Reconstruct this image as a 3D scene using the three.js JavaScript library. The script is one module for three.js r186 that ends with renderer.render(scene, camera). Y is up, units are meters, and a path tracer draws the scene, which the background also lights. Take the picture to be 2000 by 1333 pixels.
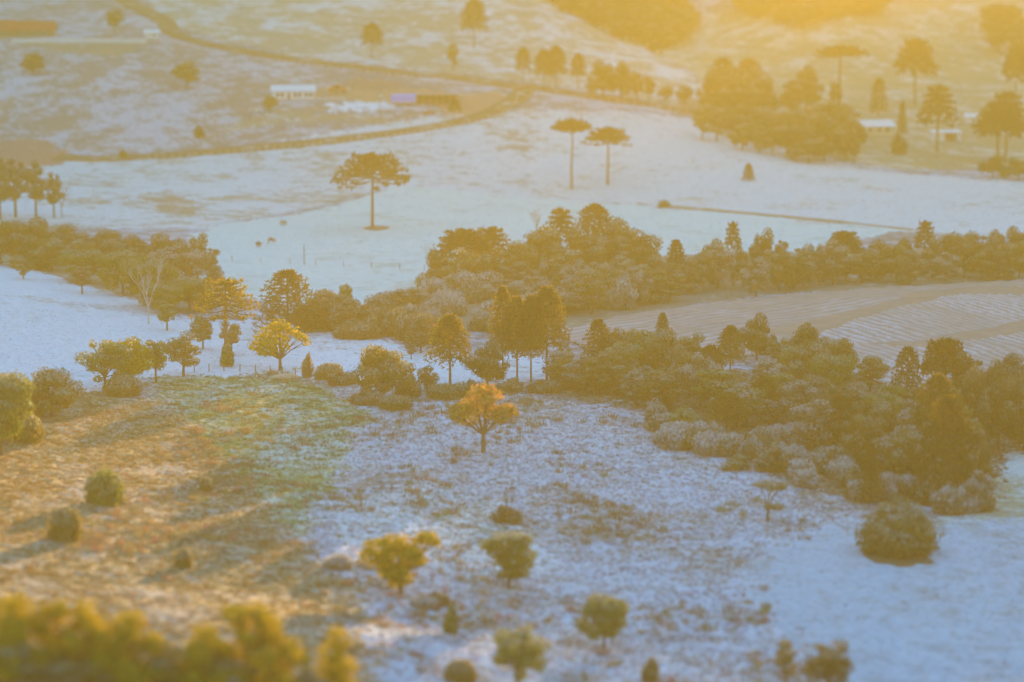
import * as THREE from 'three';
import { mergeGeometries } from 'three/addons/utils/BufferGeometryUtils.js';
import { MarchingCubes } from 'three/addons/objects/MarchingCubes.js';

// ---------------------------------------------------------------- camera, sky, sun, haze, exposure
const F = 5000, CX = 1000, CY = 666.5, EYE = 65, PITCH = Math.atan(696.5 / F);   // the photograph is 2000 pixels wide
const scene = new THREE.Scene();
const camera = new THREE.PerspectiveCamera(2 * Math.atan(CY / F) * 180 / Math.PI, 1024 / 682, 1, 8000);
camera.position.set(0, EYE, 0);
camera.rotation.x = -PITCH;
camera.focus = 435;
camera.userData.fStop = camera.getFocalLength() / 1000 / 1.4;     // a very wide lens opening: soft foreground and soft far hills

const SUN_AZ = 14 * Math.PI / 180, SUN_EL = 4.2 * Math.PI / 180;
const toSun = new THREE.Vector3(Math.sin(SUN_AZ) * Math.cos(SUN_EL), Math.sin(SUN_EL), -Math.cos(SUN_AZ) * Math.cos(SUN_EL));
const sun = new THREE.DirectionalLight(new THREE.Color().setRGB(1.0, 0.60, 0.19), 5);
sun.target.position.set(0, 0, -420);
sun.position.copy(sun.target.position).addScaledVector(toSun, 1800);
sun.castShadow = true;
sun.shadow.mapSize.set(4096, 4096);
Object.assign(sun.shadow.camera, { left: -500, right: 500, top: 400, bottom: -400, near: 1, far: 3500 });
scene.add(sun, sun.target);

{ // clear dawn sky: deep blue overhead, paler low down, warm round the sun
  const w = 128, h = 64, data = new Float32Array(w * h * 4), dir = new THREE.Vector3();
  for (let j = 0; j < h; j++) for (let i = 0; i < w; i++) {
    const lat = ((j + 0.5) / h - 0.5) * Math.PI, lon = ((i + 0.5) / w - 0.5) * 2 * Math.PI;
    dir.set(Math.cos(lat) * Math.cos(lon), Math.sin(lat), Math.cos(lat) * Math.sin(lon));
    const up = Math.max(0, dir.y), low = Math.exp(-up * 5), g = Math.pow(Math.max(0, dir.dot(toSun)), 9);
    const o = (j * w + i) * 4;
    data[o] = 0.07 + 0.18 * low + 0.55 * g;
    data[o + 1] = 0.54 + 0.18 * low + 0.30 * g;
    data[o + 2] = 1.12 - 0.15 * low - 0.05 * g;
    data[o + 3] = 1;
  }
  const sky = new THREE.DataTexture(data, w, h, THREE.RGBAFormat, THREE.FloatType);
  sky.mapping = THREE.EquirectangularReflectionMapping;
  sky.magFilter = sky.minFilter = THREE.LinearFilter;
  sky.needsUpdate = true;
  scene.background = sky;
  scene.environment = sky;
  scene.backgroundIntensity = scene.environmentIntensity = 0.185;
}
scene.fog = new THREE.FogExp2(new THREE.Color().setRGB(1.0, 0.76, 0.18), 0.0006);

const renderer = new THREE.WebGLRenderer({ antialias: true });
renderer.setSize(1024, 682);
renderer.toneMapping = THREE.LinearToneMapping;
renderer.toneMappingExposure = 7.2;
renderer.shadowMap.enabled = true;
renderer.shadowMap.type = THREE.PCFSoftShadowMap;

// ---------------------------------------------------------------- small helpers
let seed = 20240611;
const rnd = () => { seed = (seed + 0x6D2B79F5) | 0; let t = Math.imul(seed ^ (seed >>> 15), 1 | seed); t = (t + Math.imul(t ^ (t >>> 7), 61 | t)) ^ t; return ((t ^ (t >>> 14)) >>> 0) / 4294967296; };
const rr = (a, b) => a + (b - a) * rnd();
const reseed = (n) => { seed = (n * 7919 + 13) | 0; };
const clamp = (v, a = 0, b = 1) => Math.min(b, Math.max(a, v));
const sstep = (a, b, v) => { const t = clamp((v - a) / (b - a)); return t * t * (3 - 2 * t); };
const lerp = (a, b, t) => a + (b - a) * t;
const mix3 = (a, b, t) => [lerp(a[0], b[0], t), lerp(a[1], b[1], t), lerp(a[2], b[2], t)];
function hash2(i, j) { let n = Math.imul(i, 374761393) + Math.imul(j, 668265263); n = Math.imul(n ^ (n >>> 13), 1274126177); return ((n ^ (n >>> 16)) >>> 0) / 4294967296; }
function vnoise(x, y) {
  const i = Math.floor(x), j = Math.floor(y), u = x - i, v = y - j, a = u * u * (3 - 2 * u), b = v * v * (3 - 2 * v);
  return lerp(lerp(hash2(i, j), hash2(i + 1, j), a), lerp(hash2(i, j + 1), hash2(i + 1, j + 1), a), b);
}
const fbm = (x, y, n = 4) => { let s = 0, a = 0.5, f = 1, t = 0; for (let k = 0; k < n; k++) { s += a * vnoise(x * f + k * 17.3, y * f - k * 9.1); t += a; a *= 0.55; f *= 2.1; } return s / t; };

const used = new Map();
function numbered(name) { const n = used.get(name) ?? 0; used.set(name, n + 1); return n ? name + '_' + String(n).padStart(3, '0') : name; }
function shade(o) { o.traverse((m) => { if (m.isMesh) { m.castShadow = true; m.receiveShadow = true; } }); return o; }
function tag(o, label, category, group, kind) { Object.assign(o.userData, { label, category }); if (group) o.userData.group = group; if (kind) o.userData.kind = kind; return o; }
function structure(name, geometry, material, label) {
  const m = new THREE.Mesh(geometry, material); m.name = numbered(name); m.userData = { kind: 'structure' };
  if (label) m.userData.label = label;
  m.castShadow = m.receiveShadow = true; scene.add(m); return m;
}

// ---------------------------------------------------------------- terrain: a smooth surface through surveyed points
const COS = Math.cos(PITCH), SIN = Math.sin(PITCH);
function ray(px, py) { const a = (px - CX) / F, b = -(py - CY) / F; return [a, b * COS - SIN, -(b * SIN + COS)]; }   // x, y, z per unit of depth
function spot(px, py, d) { const r = ray(px, py), t = d / -r[2]; return [r[0] * t, d, EYE + r[1] * t]; }             // x, distance, height
const SHADING_CREST = [[-900, 160], [-500, 162], [-250, 164], [-100, 165], [50, 164], [100, 155], [126, 136], [142, 112], [158, 83], [172, 67], [193, 71], [226, 78.5], [257, 82.5], [282, 87], [300, 88.5], [350, 91.5], [420, 93], [520, 95], [900, 105]];
const survey = [];
const S = (px, py, d) => survey.push(spot(px, py, d));
const G = (px, d, y) => survey.push([(px - CX) / F * d, d, y]);
// valley floor and middle hillside
for (const d of [300, 350, 400, 450, 500, 560, 620, 690]) for (const px of [-1200, 400, 1000, 1500, 2000, 3000]) if (!(px < 700 && d <= 400)) G(px, d, 0);
for (const px of [800, 1100, 1500, 2000, 2800]) { G(px, 255, 0); G(px, 215, 2); }
G(0, 560, 3); G(200, 500, 1); G(-400, 520, 4); G(1850, 335, -1.4); G(1850, 306, 0.5);
// the slope swells gently towards the lower left
const swell = (x, d) => 0.085 * Math.max(0, (x + 19) * -0.963 + (d - 275) * -0.27) + 0.035 * Math.max(0, 330 - d);
for (const d of [205, 240, 275, 310, 350, 395]) for (const px of [-1200, -400, 0, 250, 500, 680]) { const x = (px - CX) / F * d; survey.push([x, d, swell(x, d)]); }
// the photographer's own hill
for (const px of [-4000, 1000, 6000]) { G(px, 180, 12); G(px, 120, 27); G(px, 60, 45); }
survey.push([0, 0, 60], [-300, 0, 55], [300, 0, 55], [0, -80, 62], [-500, -80, 55], [500, -80, 55]);
// far slope with the farm and the roads
for (const p of [[-600, 320, 850], [0, 345, 800], [0, 305, 865], [300, 305, 860], [380, 370, 790], [760, 365, 795], [1117, 370, 812], [700, 270, 870], [570, 195, 920], [850, 215, 910], [1000, 300, 850], [1400, 340, 820], [1700, 332, 850], [1950, 365, 800], [2500, 350, 820],
  [1720, 265, 930], [1850, 275, 930], [1955, 318, 880], [2500, 300, 930], [1640, 195, 1020], [1350, 215, 950], [1200, 190, 950], [960, 160, 960], [560, 115, 990], [330, 40, 1060], [60, 75, 1010], [-400, 75, 1010], [150, 180, 930], [700, 50, 1060], [900, 60, 1050],
  [1060, 0, 1110], [1200, 80, 1060], [1360, 155, 1010], [1250, 60, 1260], [1360, 150, 1150], [1500, 120, 1180], [1500, 40, 1240], [1700, 100, 1180], [1900, 120, 1180], [1900, 20, 1250], [1600, 0, 1270], [2500, 100, 1180], [1800, 190, 1060], [2000, 180, 1060]]) S(...p);
G(1180, 1140, 33); G(1080, 1200, 48); G(600, 1200, 74); G(0, 1180, 75); G(-800, 1180, 80);
// crest of the far mountains, unseen, heights shaped for the shade they cast: high on the left, a pass, a lower ridge on the right
for (const [x, y] of SHADING_CREST) survey.push([x, 1380, y]);
for (const [x, y] of [[-900, 90], [-200, 90], [250, 55], [900, 70]]) survey.push([x, 1470, y]);
survey.push([-900, 500, 30], [-900, 1000, 75], [900, 500, 20], [900, 1000, 70]);

const N = survey.length, tps = (() => {                    // thin-plate spline through the survey, lightly smoothed
  const n = N + 3, A = Array.from({ length: n }, () => new Float64Array(n + 1));
  for (let i = 0; i < N; i++) {
    const [x, d, y] = survey[i];
    for (let j = 0; j < N; j++) { const dx = x - survey[j][0], dd = d - survey[j][1], r2 = (dx * dx + dd * dd) * 1e-4; A[i][j] = r2 > 0 ? r2 * Math.log(r2) : 0.006; }
    A[i][N] = A[N][i] = 1; A[i][N + 1] = A[N + 1][i] = x * 0.01; A[i][N + 2] = A[N + 2][i] = d * 0.01; A[i][n] = y;
  }
  for (let c = 0; c < n; c++) {
    let p = c; for (let r = c + 1; r < n; r++) if (Math.abs(A[r][c]) > Math.abs(A[p][c])) p = r;
    [A[c], A[p]] = [A[p], A[c]];
    for (let r = 0; r < n; r++) if (r !== c) { const f = A[r][c] / A[c][c]; if (f) for (let k = c; k <= n; k++) A[r][k] -= f * A[c][k]; }
  }
  return A.map((row, i) => row[n] / row[i]);
})();
const SX = Float64Array.from(survey, (s) => s[0]), SD = Float64Array.from(survey, (s) => s[1]);
function height(x, z) {
  const d = -z; let s = tps[N] + tps[N + 1] * x * 0.01 + tps[N + 2] * d * 0.01;
  for (let i = 0; i < N; i++) { const dx = x - SX[i], dd = d - SD[i], r2 = (dx * dx + dd * dd) * 1e-4; if (r2 > 0) s += tps[i] * r2 * Math.log(r2); }
  return s;
}
function groundAt(px, py) {                                // where the sight line through a point of the view meets the terrain
  const r = ray(px, py); let a = 150, b = 0;
  const gap = (d) => { const t = d / -r[2]; return EYE + r[1] * t - height(r[0] * t, -d); };
  for (let d = 160; d < 1480; d += d < 500 ? 5 : 9) { if (gap(d) < 0) { b = d; break; } a = d; }
  if (!b) { a = b = 1420; }
  for (let k = 0; k < 14; k++) { const m = (a + b) / 2; if (gap(m) < 0) b = m; else a = m; }
  const t = b / -r[2], x = r[0] * t;
  return { x, y: height(x, -b), z: -b, px_per_m: F / (t * 1) };
}
const flat = (list) => list.map(([px, py]) => { const g = groundAt(px, py); return [g.x, g.z]; });
function inside(poly, x, z) { let c = false; for (let i = 0, j = poly.length - 1; i < poly.length; j = i++) { const [xi, zi] = poly[i], [xj, zj] = poly[j]; if ((zi > z) !== (zj > z) && x < (xj - xi) * (z - zi) / (zj - zi) + xi) c = !c; } return c; }
function bounded(list) { const p = flat(list); let x0 = 1e9, x1 = -1e9, z0 = 1e9, z1 = -1e9; for (const [x, z] of p) { x0 = Math.min(x0, x); x1 = Math.max(x1, x); z0 = Math.min(z0, z); z1 = Math.max(z1, z); } return { p, has: (x, z) => x >= x0 && x <= x1 && z >= z0 && z <= z1 && inside(p, x, z) }; }

// ---------------------------------------------------------------- roads (laid in a shallow cutting), then the ground itself
const cut = { x0: -420, z0: -1420, w: 840, h: 720, a: new Float32Array(840 * 720) };   // how deep the ground is cut, per metre
const cutAt = (x, z) => { const i = Math.floor(x - cut.x0), j = Math.floor(z - cut.z0); return i >= 0 && j >= 0 && i < cut.w && j < cut.h ? cut.a[j * cut.w + i] : 0; };
const roadMeshes = [];
function road(name, label, px, width, color, seedN) {
  const pts = flat(px).map(([x, z]) => new THREE.Vector3(x, 0, z)), curve = new THREE.CatmullRomCurve3(pts, false, 'centripetal');
  const n = Math.ceil(curve.getLength() / 1.6), pos = [], col = [], idx = [], across = [-0.62, -0.5, -0.28, 0, 0.28, 0.5, 0.62];
  for (let i = 0; i <= n; i++) {
    const c = curve.getPointAt(i / n), t = curve.getTangentAt(i / n), w = width * (0.9 + 0.25 * vnoise(i * 0.07, seedN));
    across.forEach((a, k) => {
      const x = c.x - t.z * a * w, z = c.z + t.x * a * w, edge = k === 0 || k === 6, rut = k === 2 || k === 4;
      pos.push(x, height(x, z) + (edge ? -0.7 : rut ? 0.02 : 0.1) + 0.06 * vnoise(x, z), z);
      const g = 0.75 + 0.5 * fbm(x * 0.5, z * 0.5, 3), f = sstep(0.62, 0.72, fbm(x * 0.35 + 40, z * 0.35, 3)) * (k === 3 || edge ? 0.8 : 0.3);
      col.push(...mix3(color.map((v) => v * g), [0.5, 0.48, 0.48], f));
      for (let q = -1; q <= 1; q++) for (let s = -1; s <= 1; s++) { const ci = Math.floor(x - cut.x0) + q, cj = Math.floor(z - cut.z0) + s; if (ci >= 0 && cj >= 0 && ci < cut.w && cj < cut.h) cut.a[cj * cut.w + ci] = 0.35; }
    });
    if (i) for (let k = 0; k < 6; k++) { const a = (i - 1) * 7 + k, b = a + 7; idx.push(a, a + 1, b, b, a + 1, b + 1); }
  }
  const g = new THREE.BufferGeometry();
  g.setAttribute('position', new THREE.Float32BufferAttribute(pos, 3)); g.setAttribute('color', new THREE.Float32BufferAttribute(col, 3)); g.setIndex(idx); g.computeVertexNormals();
  roadMeshes.push([name, g, label]);
}
const earth = [0.17, 0.085, 0.05];
road('dirt_road', 'brown dirt road winding across the far frosted hillside', [[215, -30], [262, 10], [318, 38], [345, 68], [400, 84], [470, 98], [560, 113], [680, 128], [800, 142], [900, 152], [985, 165], [1040, 170], [1120, 182], [1200, 194], [1290, 206], [1370, 222]], 7, earth, 1);
road('dirt_road', 'brown dirt road curving down below the farmyard', [[1025, 172], [1012, 188], [985, 205], [940, 225], [880, 240], [800, 254], [700, 267], [600, 279], [500, 288], [400, 297], [300, 304], [200, 310], [110, 306]], 6.5, earth, 7);
road('farm_track', 'narrow pale earth track along the frosted pasture edge', [[1290, 402], [1380, 409], [1480, 418], [1600, 429], [1700, 440], [1790, 450]], 2.2, [0.27, 0.19, 0.13], 11);

const FROST = [0.60, 0.66, 0.74], areas = [];
// [outline in the view, share of frost, what lies under the frost, patch size in metres, roughness in metres, frost colour]
const area = (list, frost, under, size, rough, white = FROST) => areas.push({ ...bounded(list), frost, under, size, rough, white });
area([[-200, -40], [560, -40], [520, 100], [480, 300], [-200, 300]], 0.48, [0.12, 0.105, 0.115], 4, 0.1, [0.40, 0.48, 0.62]);  // blue shade put into this brown grass, offsetting the gold haze
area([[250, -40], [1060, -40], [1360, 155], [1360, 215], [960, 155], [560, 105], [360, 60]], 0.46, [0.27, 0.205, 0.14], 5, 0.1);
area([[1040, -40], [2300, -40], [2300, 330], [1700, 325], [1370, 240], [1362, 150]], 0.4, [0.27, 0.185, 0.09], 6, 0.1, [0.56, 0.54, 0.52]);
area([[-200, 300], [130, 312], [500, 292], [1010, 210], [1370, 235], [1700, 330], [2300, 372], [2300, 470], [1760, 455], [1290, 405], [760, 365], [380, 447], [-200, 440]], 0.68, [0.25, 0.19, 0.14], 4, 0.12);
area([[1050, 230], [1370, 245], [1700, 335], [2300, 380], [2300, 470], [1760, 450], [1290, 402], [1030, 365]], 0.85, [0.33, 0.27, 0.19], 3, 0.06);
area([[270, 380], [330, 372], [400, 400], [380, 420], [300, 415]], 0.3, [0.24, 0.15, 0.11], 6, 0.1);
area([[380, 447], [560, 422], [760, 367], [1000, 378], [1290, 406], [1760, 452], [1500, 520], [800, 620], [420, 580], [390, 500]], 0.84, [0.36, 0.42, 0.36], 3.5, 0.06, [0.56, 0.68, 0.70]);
area([[590, 190], [620, 176], [700, 154], [790, 172], [905, 190], [975, 178], [1015, 190], [960, 222], [880, 232], [860, 205], [770, 210], [640, 195]], 0.12, [0.42, 0.15, 0.075], 5, 0.05);
area([[615, 180], [655, 166], [705, 155], [745, 158], [795, 174], [745, 177], [690, 172]], 0.03, [0.26, 0.075, 0.045], 4, 0.1);
area([[640, 204], [700, 201], [765, 204], [775, 213], [700, 217], [640, 214]], 0.97, [0.5, 0.5, 0.55], 4, 0.05, [0.72, 0.76, 0.84]);
area([[530, 210], [590, 205], [660, 212], [560, 222]], 0.1, [0.2, 0.13, 0.08], 3, 0.1);
area([[500, 225], [545, 212], [640, 222], [760, 230], [750, 240], [600, 238], [480, 250], [360, 275], [430, 255]], 0.3, [0.22, 0.15, 0.09], 4, 0.15);
area([[-200, 272], [90, 275], [140, 296], [120, 325], [-200, 340]], 0.06, [0.36, 0.08, 0.06], 4, 0.05);
area([[20, 84], [300, 84], [230, 110], [120, 104]], 0.1, [0.19, 0.13, 0.08], 4, 0.1);
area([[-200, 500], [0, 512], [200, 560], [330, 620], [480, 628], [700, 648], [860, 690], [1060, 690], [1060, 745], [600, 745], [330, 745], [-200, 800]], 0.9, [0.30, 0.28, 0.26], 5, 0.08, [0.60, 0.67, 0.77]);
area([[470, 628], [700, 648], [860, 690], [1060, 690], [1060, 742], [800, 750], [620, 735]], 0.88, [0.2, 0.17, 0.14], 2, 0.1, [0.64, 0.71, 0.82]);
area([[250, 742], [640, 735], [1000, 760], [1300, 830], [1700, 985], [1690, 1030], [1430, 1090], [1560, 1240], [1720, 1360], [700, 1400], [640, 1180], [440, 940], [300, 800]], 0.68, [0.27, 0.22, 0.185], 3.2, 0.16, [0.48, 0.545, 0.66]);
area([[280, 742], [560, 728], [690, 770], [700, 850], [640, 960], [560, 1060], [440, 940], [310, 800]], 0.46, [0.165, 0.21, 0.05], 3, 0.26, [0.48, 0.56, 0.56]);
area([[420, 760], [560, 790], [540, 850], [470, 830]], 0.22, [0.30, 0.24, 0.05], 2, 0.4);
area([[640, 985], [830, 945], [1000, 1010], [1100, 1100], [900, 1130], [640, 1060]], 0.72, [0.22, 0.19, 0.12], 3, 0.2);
area([[-300, 790], [0, 790], [150, 765], [330, 785], [440, 905], [560, 1055], [680, 1190], [760, 1300], [800, 1400], [-300, 1400]], 0.45, [0.23, 0.155, 0.065], 3, 0.2, [0.42, 0.37, 0.33]);  // warm sunlight put into the ground and frost colours of this slope
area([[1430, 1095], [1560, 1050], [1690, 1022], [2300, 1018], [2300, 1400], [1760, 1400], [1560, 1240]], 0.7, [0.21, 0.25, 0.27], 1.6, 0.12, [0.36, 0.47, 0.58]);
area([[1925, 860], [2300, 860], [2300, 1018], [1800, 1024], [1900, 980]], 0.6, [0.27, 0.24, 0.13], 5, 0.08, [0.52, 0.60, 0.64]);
area([[1100, 700], [1300, 720], [1760, 740], [2300, 760], [2300, 870], [1940, 880], [1930, 1000], [1660, 975], [1290, 822], [1060, 760]], 0.16, [0.15, 0.10, 0.05], 2.5, 0.2);
area([[880, 520], [1000, 500], [1300, 500], [2300, 470], [2300, 545], [1500, 575], [1120, 642], [560, 650], [620, 620], [840, 600]], 0.16, [0.15, 0.105, 0.06], 2.5, 0.2);
area([[-200, 450], [110, 440], [420, 560], [330, 605], [0, 512], [-200, 500]], 0.16, [0.15, 0.105, 0.05], 2.5, 0.2);

function cover(x, z) {
  const wx = x + 7 * (fbm(x * 0.06, z * 0.06, 3) - 0.5) + 3.2 * (vnoise(x * 0.5, z * 0.5) - 0.5) + 2.4 * (hash2(Math.floor(x * 2.7), Math.floor(z * 2.1)) - 0.5), wz = z + 12 * (fbm(x * 0.06 + 50, z * 0.06, 3) - 0.5) + 5 * (vnoise(x * 0.5 + 9, z * 0.5) - 0.5) + 5 * (hash2(Math.floor(x * 2.7) + 71, Math.floor(z * 2.1)) - 0.5);
  let a = null; for (let i = areas.length - 1; i >= 0 && !a; i--) if (areas[i].has(wx, wz)) a = areas[i];
  a ??= areas[0];
  const patch = 0.42 * fbm(x / a.size, z / a.size, 4) + 0.34 * fbm(x / 16 + 7, z / 22, 3) + 0.12 * vnoise(x / (a.size * 0.17), z / (a.size * 0.17)) + 0.12 * hash2(Math.floor(x * 4.1), Math.floor(z * 3.3));
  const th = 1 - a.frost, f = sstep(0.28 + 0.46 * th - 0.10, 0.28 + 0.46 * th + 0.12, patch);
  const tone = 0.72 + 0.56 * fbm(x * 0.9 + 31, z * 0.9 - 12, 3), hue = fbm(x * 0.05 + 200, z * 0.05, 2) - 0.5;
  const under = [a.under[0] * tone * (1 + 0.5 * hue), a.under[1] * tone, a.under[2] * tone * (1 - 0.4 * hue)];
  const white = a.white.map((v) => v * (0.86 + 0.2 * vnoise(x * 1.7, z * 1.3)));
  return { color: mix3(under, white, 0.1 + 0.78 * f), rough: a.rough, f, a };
}
{
  const ds = []; for (let d = -80; d < 205; d += 9) ds.push(d);
  for (let d = 205; d < 1330; d += 0.5 + (d - 205) * 0.0011) ds.push(d);
  for (let d = 1330; d <= 1470; d += 7) ds.push(d);
  const us = [-1, -0.6, -0.35, -0.2, -0.1]; for (let i = 0; i <= 430; i++) us.push(i / 430); us.push(1.1, 1.2, 1.35, 1.6, 2);
  const nx = us.length, nz = ds.length, pos = new Float32Array(nx * nz * 3), col = new Float32Array(nx * nz * 3), idx = new Uint32Array((nx - 1) * (nz - 1) * 6);
  let o = 0;
  for (let j = 0; j < nz; j++) for (let i = 0; i < nx; i++) {
    const d = ds[j], half = 0.215 * Math.max(d, 205) + 3, u = us[i];
    const x = u < 0 ? -half + (900 - half) * u : u > 1 ? half + (900 - half) * (u - 1) : (2 * u - 1) * half, z = -d;
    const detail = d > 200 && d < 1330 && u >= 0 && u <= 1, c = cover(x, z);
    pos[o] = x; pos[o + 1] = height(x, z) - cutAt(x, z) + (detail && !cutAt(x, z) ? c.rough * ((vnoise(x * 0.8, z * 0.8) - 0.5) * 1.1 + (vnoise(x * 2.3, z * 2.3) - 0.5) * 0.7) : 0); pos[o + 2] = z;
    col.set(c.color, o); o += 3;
  }
  o = 0;
  for (let j = 0; j < nz - 1; j++) for (let i = 0; i < nx - 1; i++) { const a = j * nx + i, b = a + nx; idx.set([a, a + 1, b, b, a + 1, b + 1], o); o += 6; }
  const g = new THREE.BufferGeometry();
  g.setAttribute('position', new THREE.BufferAttribute(pos, 3)); g.setAttribute('color', new THREE.BufferAttribute(col, 3)); g.setIndex(new THREE.BufferAttribute(idx, 1)); g.computeVertexNormals();
  structure('ground', g, new THREE.MeshStandardMaterial({ vertexColors: true, roughness: 0.95 }), 'frost covered hills, pastures and valley floor');
}
const roadMat = new THREE.MeshStandardMaterial({ vertexColors: true, roughness: 0.95 });
for (const [name, g, label] of roadMeshes) structure(name, g, roadMat, label);

// ploughed field: real ridges, frost lying along them
const field = bounded([[1080, 652], [1200, 622], [1350, 600], [1500, 582], [1700, 566], [2060, 545], [2060, 790], [1740, 760], [1560, 690], [1200, 715]]);
{
  const dirOf = (a, b) => { const [p, q] = flat([a, b]), l = Math.hypot(q[0] - p[0], q[1] - p[1]); return [(q[0] - p[0]) / l, (q[1] - p[1]) / l]; };
  const rowsA = dirOf([1230, 640], [1500, 600]), rowsB = dirOf([1720, 625], [1830, 660]);
  const partB = bounded([[1560, 660], [1640, 635], [1740, 600], [1860, 572], [2100, 585], [2100, 800], [1740, 780], [1600, 690]]);
  const bare = [bounded([[1490, 648], [1560, 634], [1680, 606], [1800, 573], [1900, 562], [2080, 566], [2080, 582], [1880, 578], [1740, 606], [1640, 640], [1560, 664]]), bounded([[1690, 676], [1800, 666], [1900, 648], [2080, 612], [2080, 636], [1930, 664], [1800, 684]])];
  let x0 = 1e9, x1 = -1e9, z0 = 1e9, z1 = -1e9; for (const [x, z] of field.p) { x0 = Math.min(x0, x); x1 = Math.max(x1, x); z0 = Math.min(z0, z); z1 = Math.max(z1, z); }
  const st = 0.5, nx = Math.ceil((x1 - x0) / st) + 1, nz = Math.ceil((z1 - z0) / st) + 1, at = new Int32Array(nx * nz).fill(-1), pos = [], col = [], idx = [];
  for (let j = 0; j < nz; j++) for (let i = 0; i < nx; i++) {
    const x = x0 + i * st, z = z0 + j * st; if (!field.has(x, z)) continue;
    at[j * nx + i] = pos.length / 3;
    const wob = 1.5 * (fbm(x * 0.05, z * 0.05, 3) - 0.5) + 0.35 * (vnoise(x * 0.4, z * 0.4) - 0.5), jx = x + 3 * (fbm(x * 0.12, z * 0.12, 3) - 0.5), jz = z + 5 * (fbm(x * 0.12 + 9, z * 0.12, 3) - 0.5);
    const B = partB.has(jx, jz), [dx, dz] = B ? rowsB : rowsA, gapM = B ? 2.2 : 2.9, bareHere = bare.some((b) => b.has(jx, jz));
    const ph = ((-dz * x + dx * z) + wob * 3) / gapM, saw = 0.5 + 0.5 * Math.cos(ph * 2 * Math.PI);
    pos.push(x, height(x, z) + 0.1 + (bareHere ? 0.05 * vnoise(x * 2, z * 2) : 0.32 * saw) + 0.06 * vnoise(x * 3, z * 3), z);
    const soil = [0.33, 0.215, 0.195].map((v) => v * (0.8 + 0.4 * fbm(x * 0.4, z * 0.4, 3)));
    const f = bareHere ? 0.1 * vnoise(x, z) : sstep(0.25, 0.95, saw + 0.8 * (fbm(x * 0.5, z * 0.5, 3) - 0.5)) * (B ? 0.4 + 0.6 * sstep(0.3, 0.6, fbm(x * 0.06 + 5, z * 0.06, 3)) : 0.12 + 0.5 * sstep(0.35, 0.65, fbm(x * 0.05 + 5, z * 0.05, 3)));
    col.push(...mix3(bareHere ? [0.32, 0.185, 0.14].map((v) => v * (0.8 + 0.4 * fbm(x * 0.3, z * 0.3, 3))) : soil, [0.47, 0.42, 0.48], f));
  }
  for (let j = 0; j < nz - 1; j++) for (let i = 0; i < nx - 1; i++) { const a = at[j * nx + i], b = at[j * nx + i + 1], c = at[(j + 1) * nx + i], d = at[(j + 1) * nx + i + 1]; if (a >= 0 && b >= 0 && c >= 0 && d >= 0) idx.push(a, c, b, b, c, d); }
  const g = new THREE.BufferGeometry();
  g.setAttribute('position', new THREE.Float32BufferAttribute(pos, 3)); g.setAttribute('color', new THREE.Float32BufferAttribute(col, 3)); g.setIndex(idx); g.computeVertexNormals();
  structure('ploughed_field', g, roadMat, 'ploughed field striped with frost between the two woods');
}

// bare earth worn round two trees
function wornPatch(px, py, rx, rz, color, label, n) {
  const c = groundAt(px, py), pos = [], col = [], idx = [], R = 7, A = 36;
  for (let i = 0; i <= R; i++) for (let k = 0; k < A; k++) {
    const a = k / A * 6.2832, r = i / R * (0.75 + 0.5 * fbm(Math.cos(a) * 1.6 + n, Math.sin(a) * 1.6, 3)), x = c.x + Math.cos(a) * r * rx, z = c.z + Math.sin(a) * r * rz;
    pos.push(x, height(x, z) + (i === R ? -0.12 : 0.11 + 0.08 * vnoise(x * 2, z * 2)), z); col.push(...color.map((v) => v * (0.7 + 0.6 * fbm(x * 1.3, z * 1.3, 3))));
    if (i < R) { const p = i * A + k, q2 = i * A + (k + 1) % A; idx.push(p, q2, p + A, p + A, q2, q2 + A); }
  }
  const g = new THREE.BufferGeometry(); g.setAttribute('position', new THREE.Float32BufferAttribute(pos, 3)); g.setAttribute('color', new THREE.Float32BufferAttribute(col, 3)); g.setIndex(idx); g.computeVertexNormals();
  structure('bare_earth', g, roadMat, label);
}
wornPatch(1752, 1081, 4.2, 6.5, [0.12, 0.075, 0.035], 'bare brown earth under the dome shaped tree', 3);
wornPatch(735, 446, 3.6, 7, [0.2, 0.12, 0.075], 'bare reddish earth round the foot of the lone umbrella pine', 8);

// ---------------------------------------------------------------- plants
class Tris {                                               // collects loose triangles with a colour each
  constructor() { this.p = []; this.c = []; }
  tri(a, b, c, k) { this.p.push(...a, ...b, ...c); this.c.push(...k, ...k, ...k); }
  geometry() { const g = new THREE.BufferGeometry(); g.setAttribute('position', new THREE.Float32BufferAttribute(this.p, 3)); g.setAttribute('color', new THREE.Float32BufferAttribute(this.c, 3)); g.computeVertexNormals(); return g; }
}
const leafMat = new THREE.MeshPhysicalMaterial({ vertexColors: true, roughness: 0.95, transmission: 0.45, thickness: 0, side: THREE.DoubleSide, specularIntensity: 0.2 });
const needleMat = new THREE.MeshPhysicalMaterial({ vertexColors: true, roughness: 0.95, transmission: 0.5, thickness: 0, side: THREE.DoubleSide, specularIntensity: 0.2 });
const barkMat = new THREE.MeshStandardMaterial({ vertexColors: true, roughness: 0.95 });
const onSphere = () => { const u = rr(-1, 1), a = rr(0, 6.2832), s = Math.sqrt(1 - u * u); return [s * Math.cos(a), u, s * Math.sin(a)]; };
const add3 = (a, b, s = 1) => [a[0] + b[0] * s, a[1] + b[1] * s, a[2] + b[2] * s];
const unit = (a) => { const l = Math.hypot(...a) || 1; return [a[0] / l, a[1] / l, a[2] / l]; };
const cross = (a, b) => [a[1] * b[2] - a[2] * b[1], a[2] * b[0] - a[0] * b[2], a[0] * b[1] - a[1] * b[0]];

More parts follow.
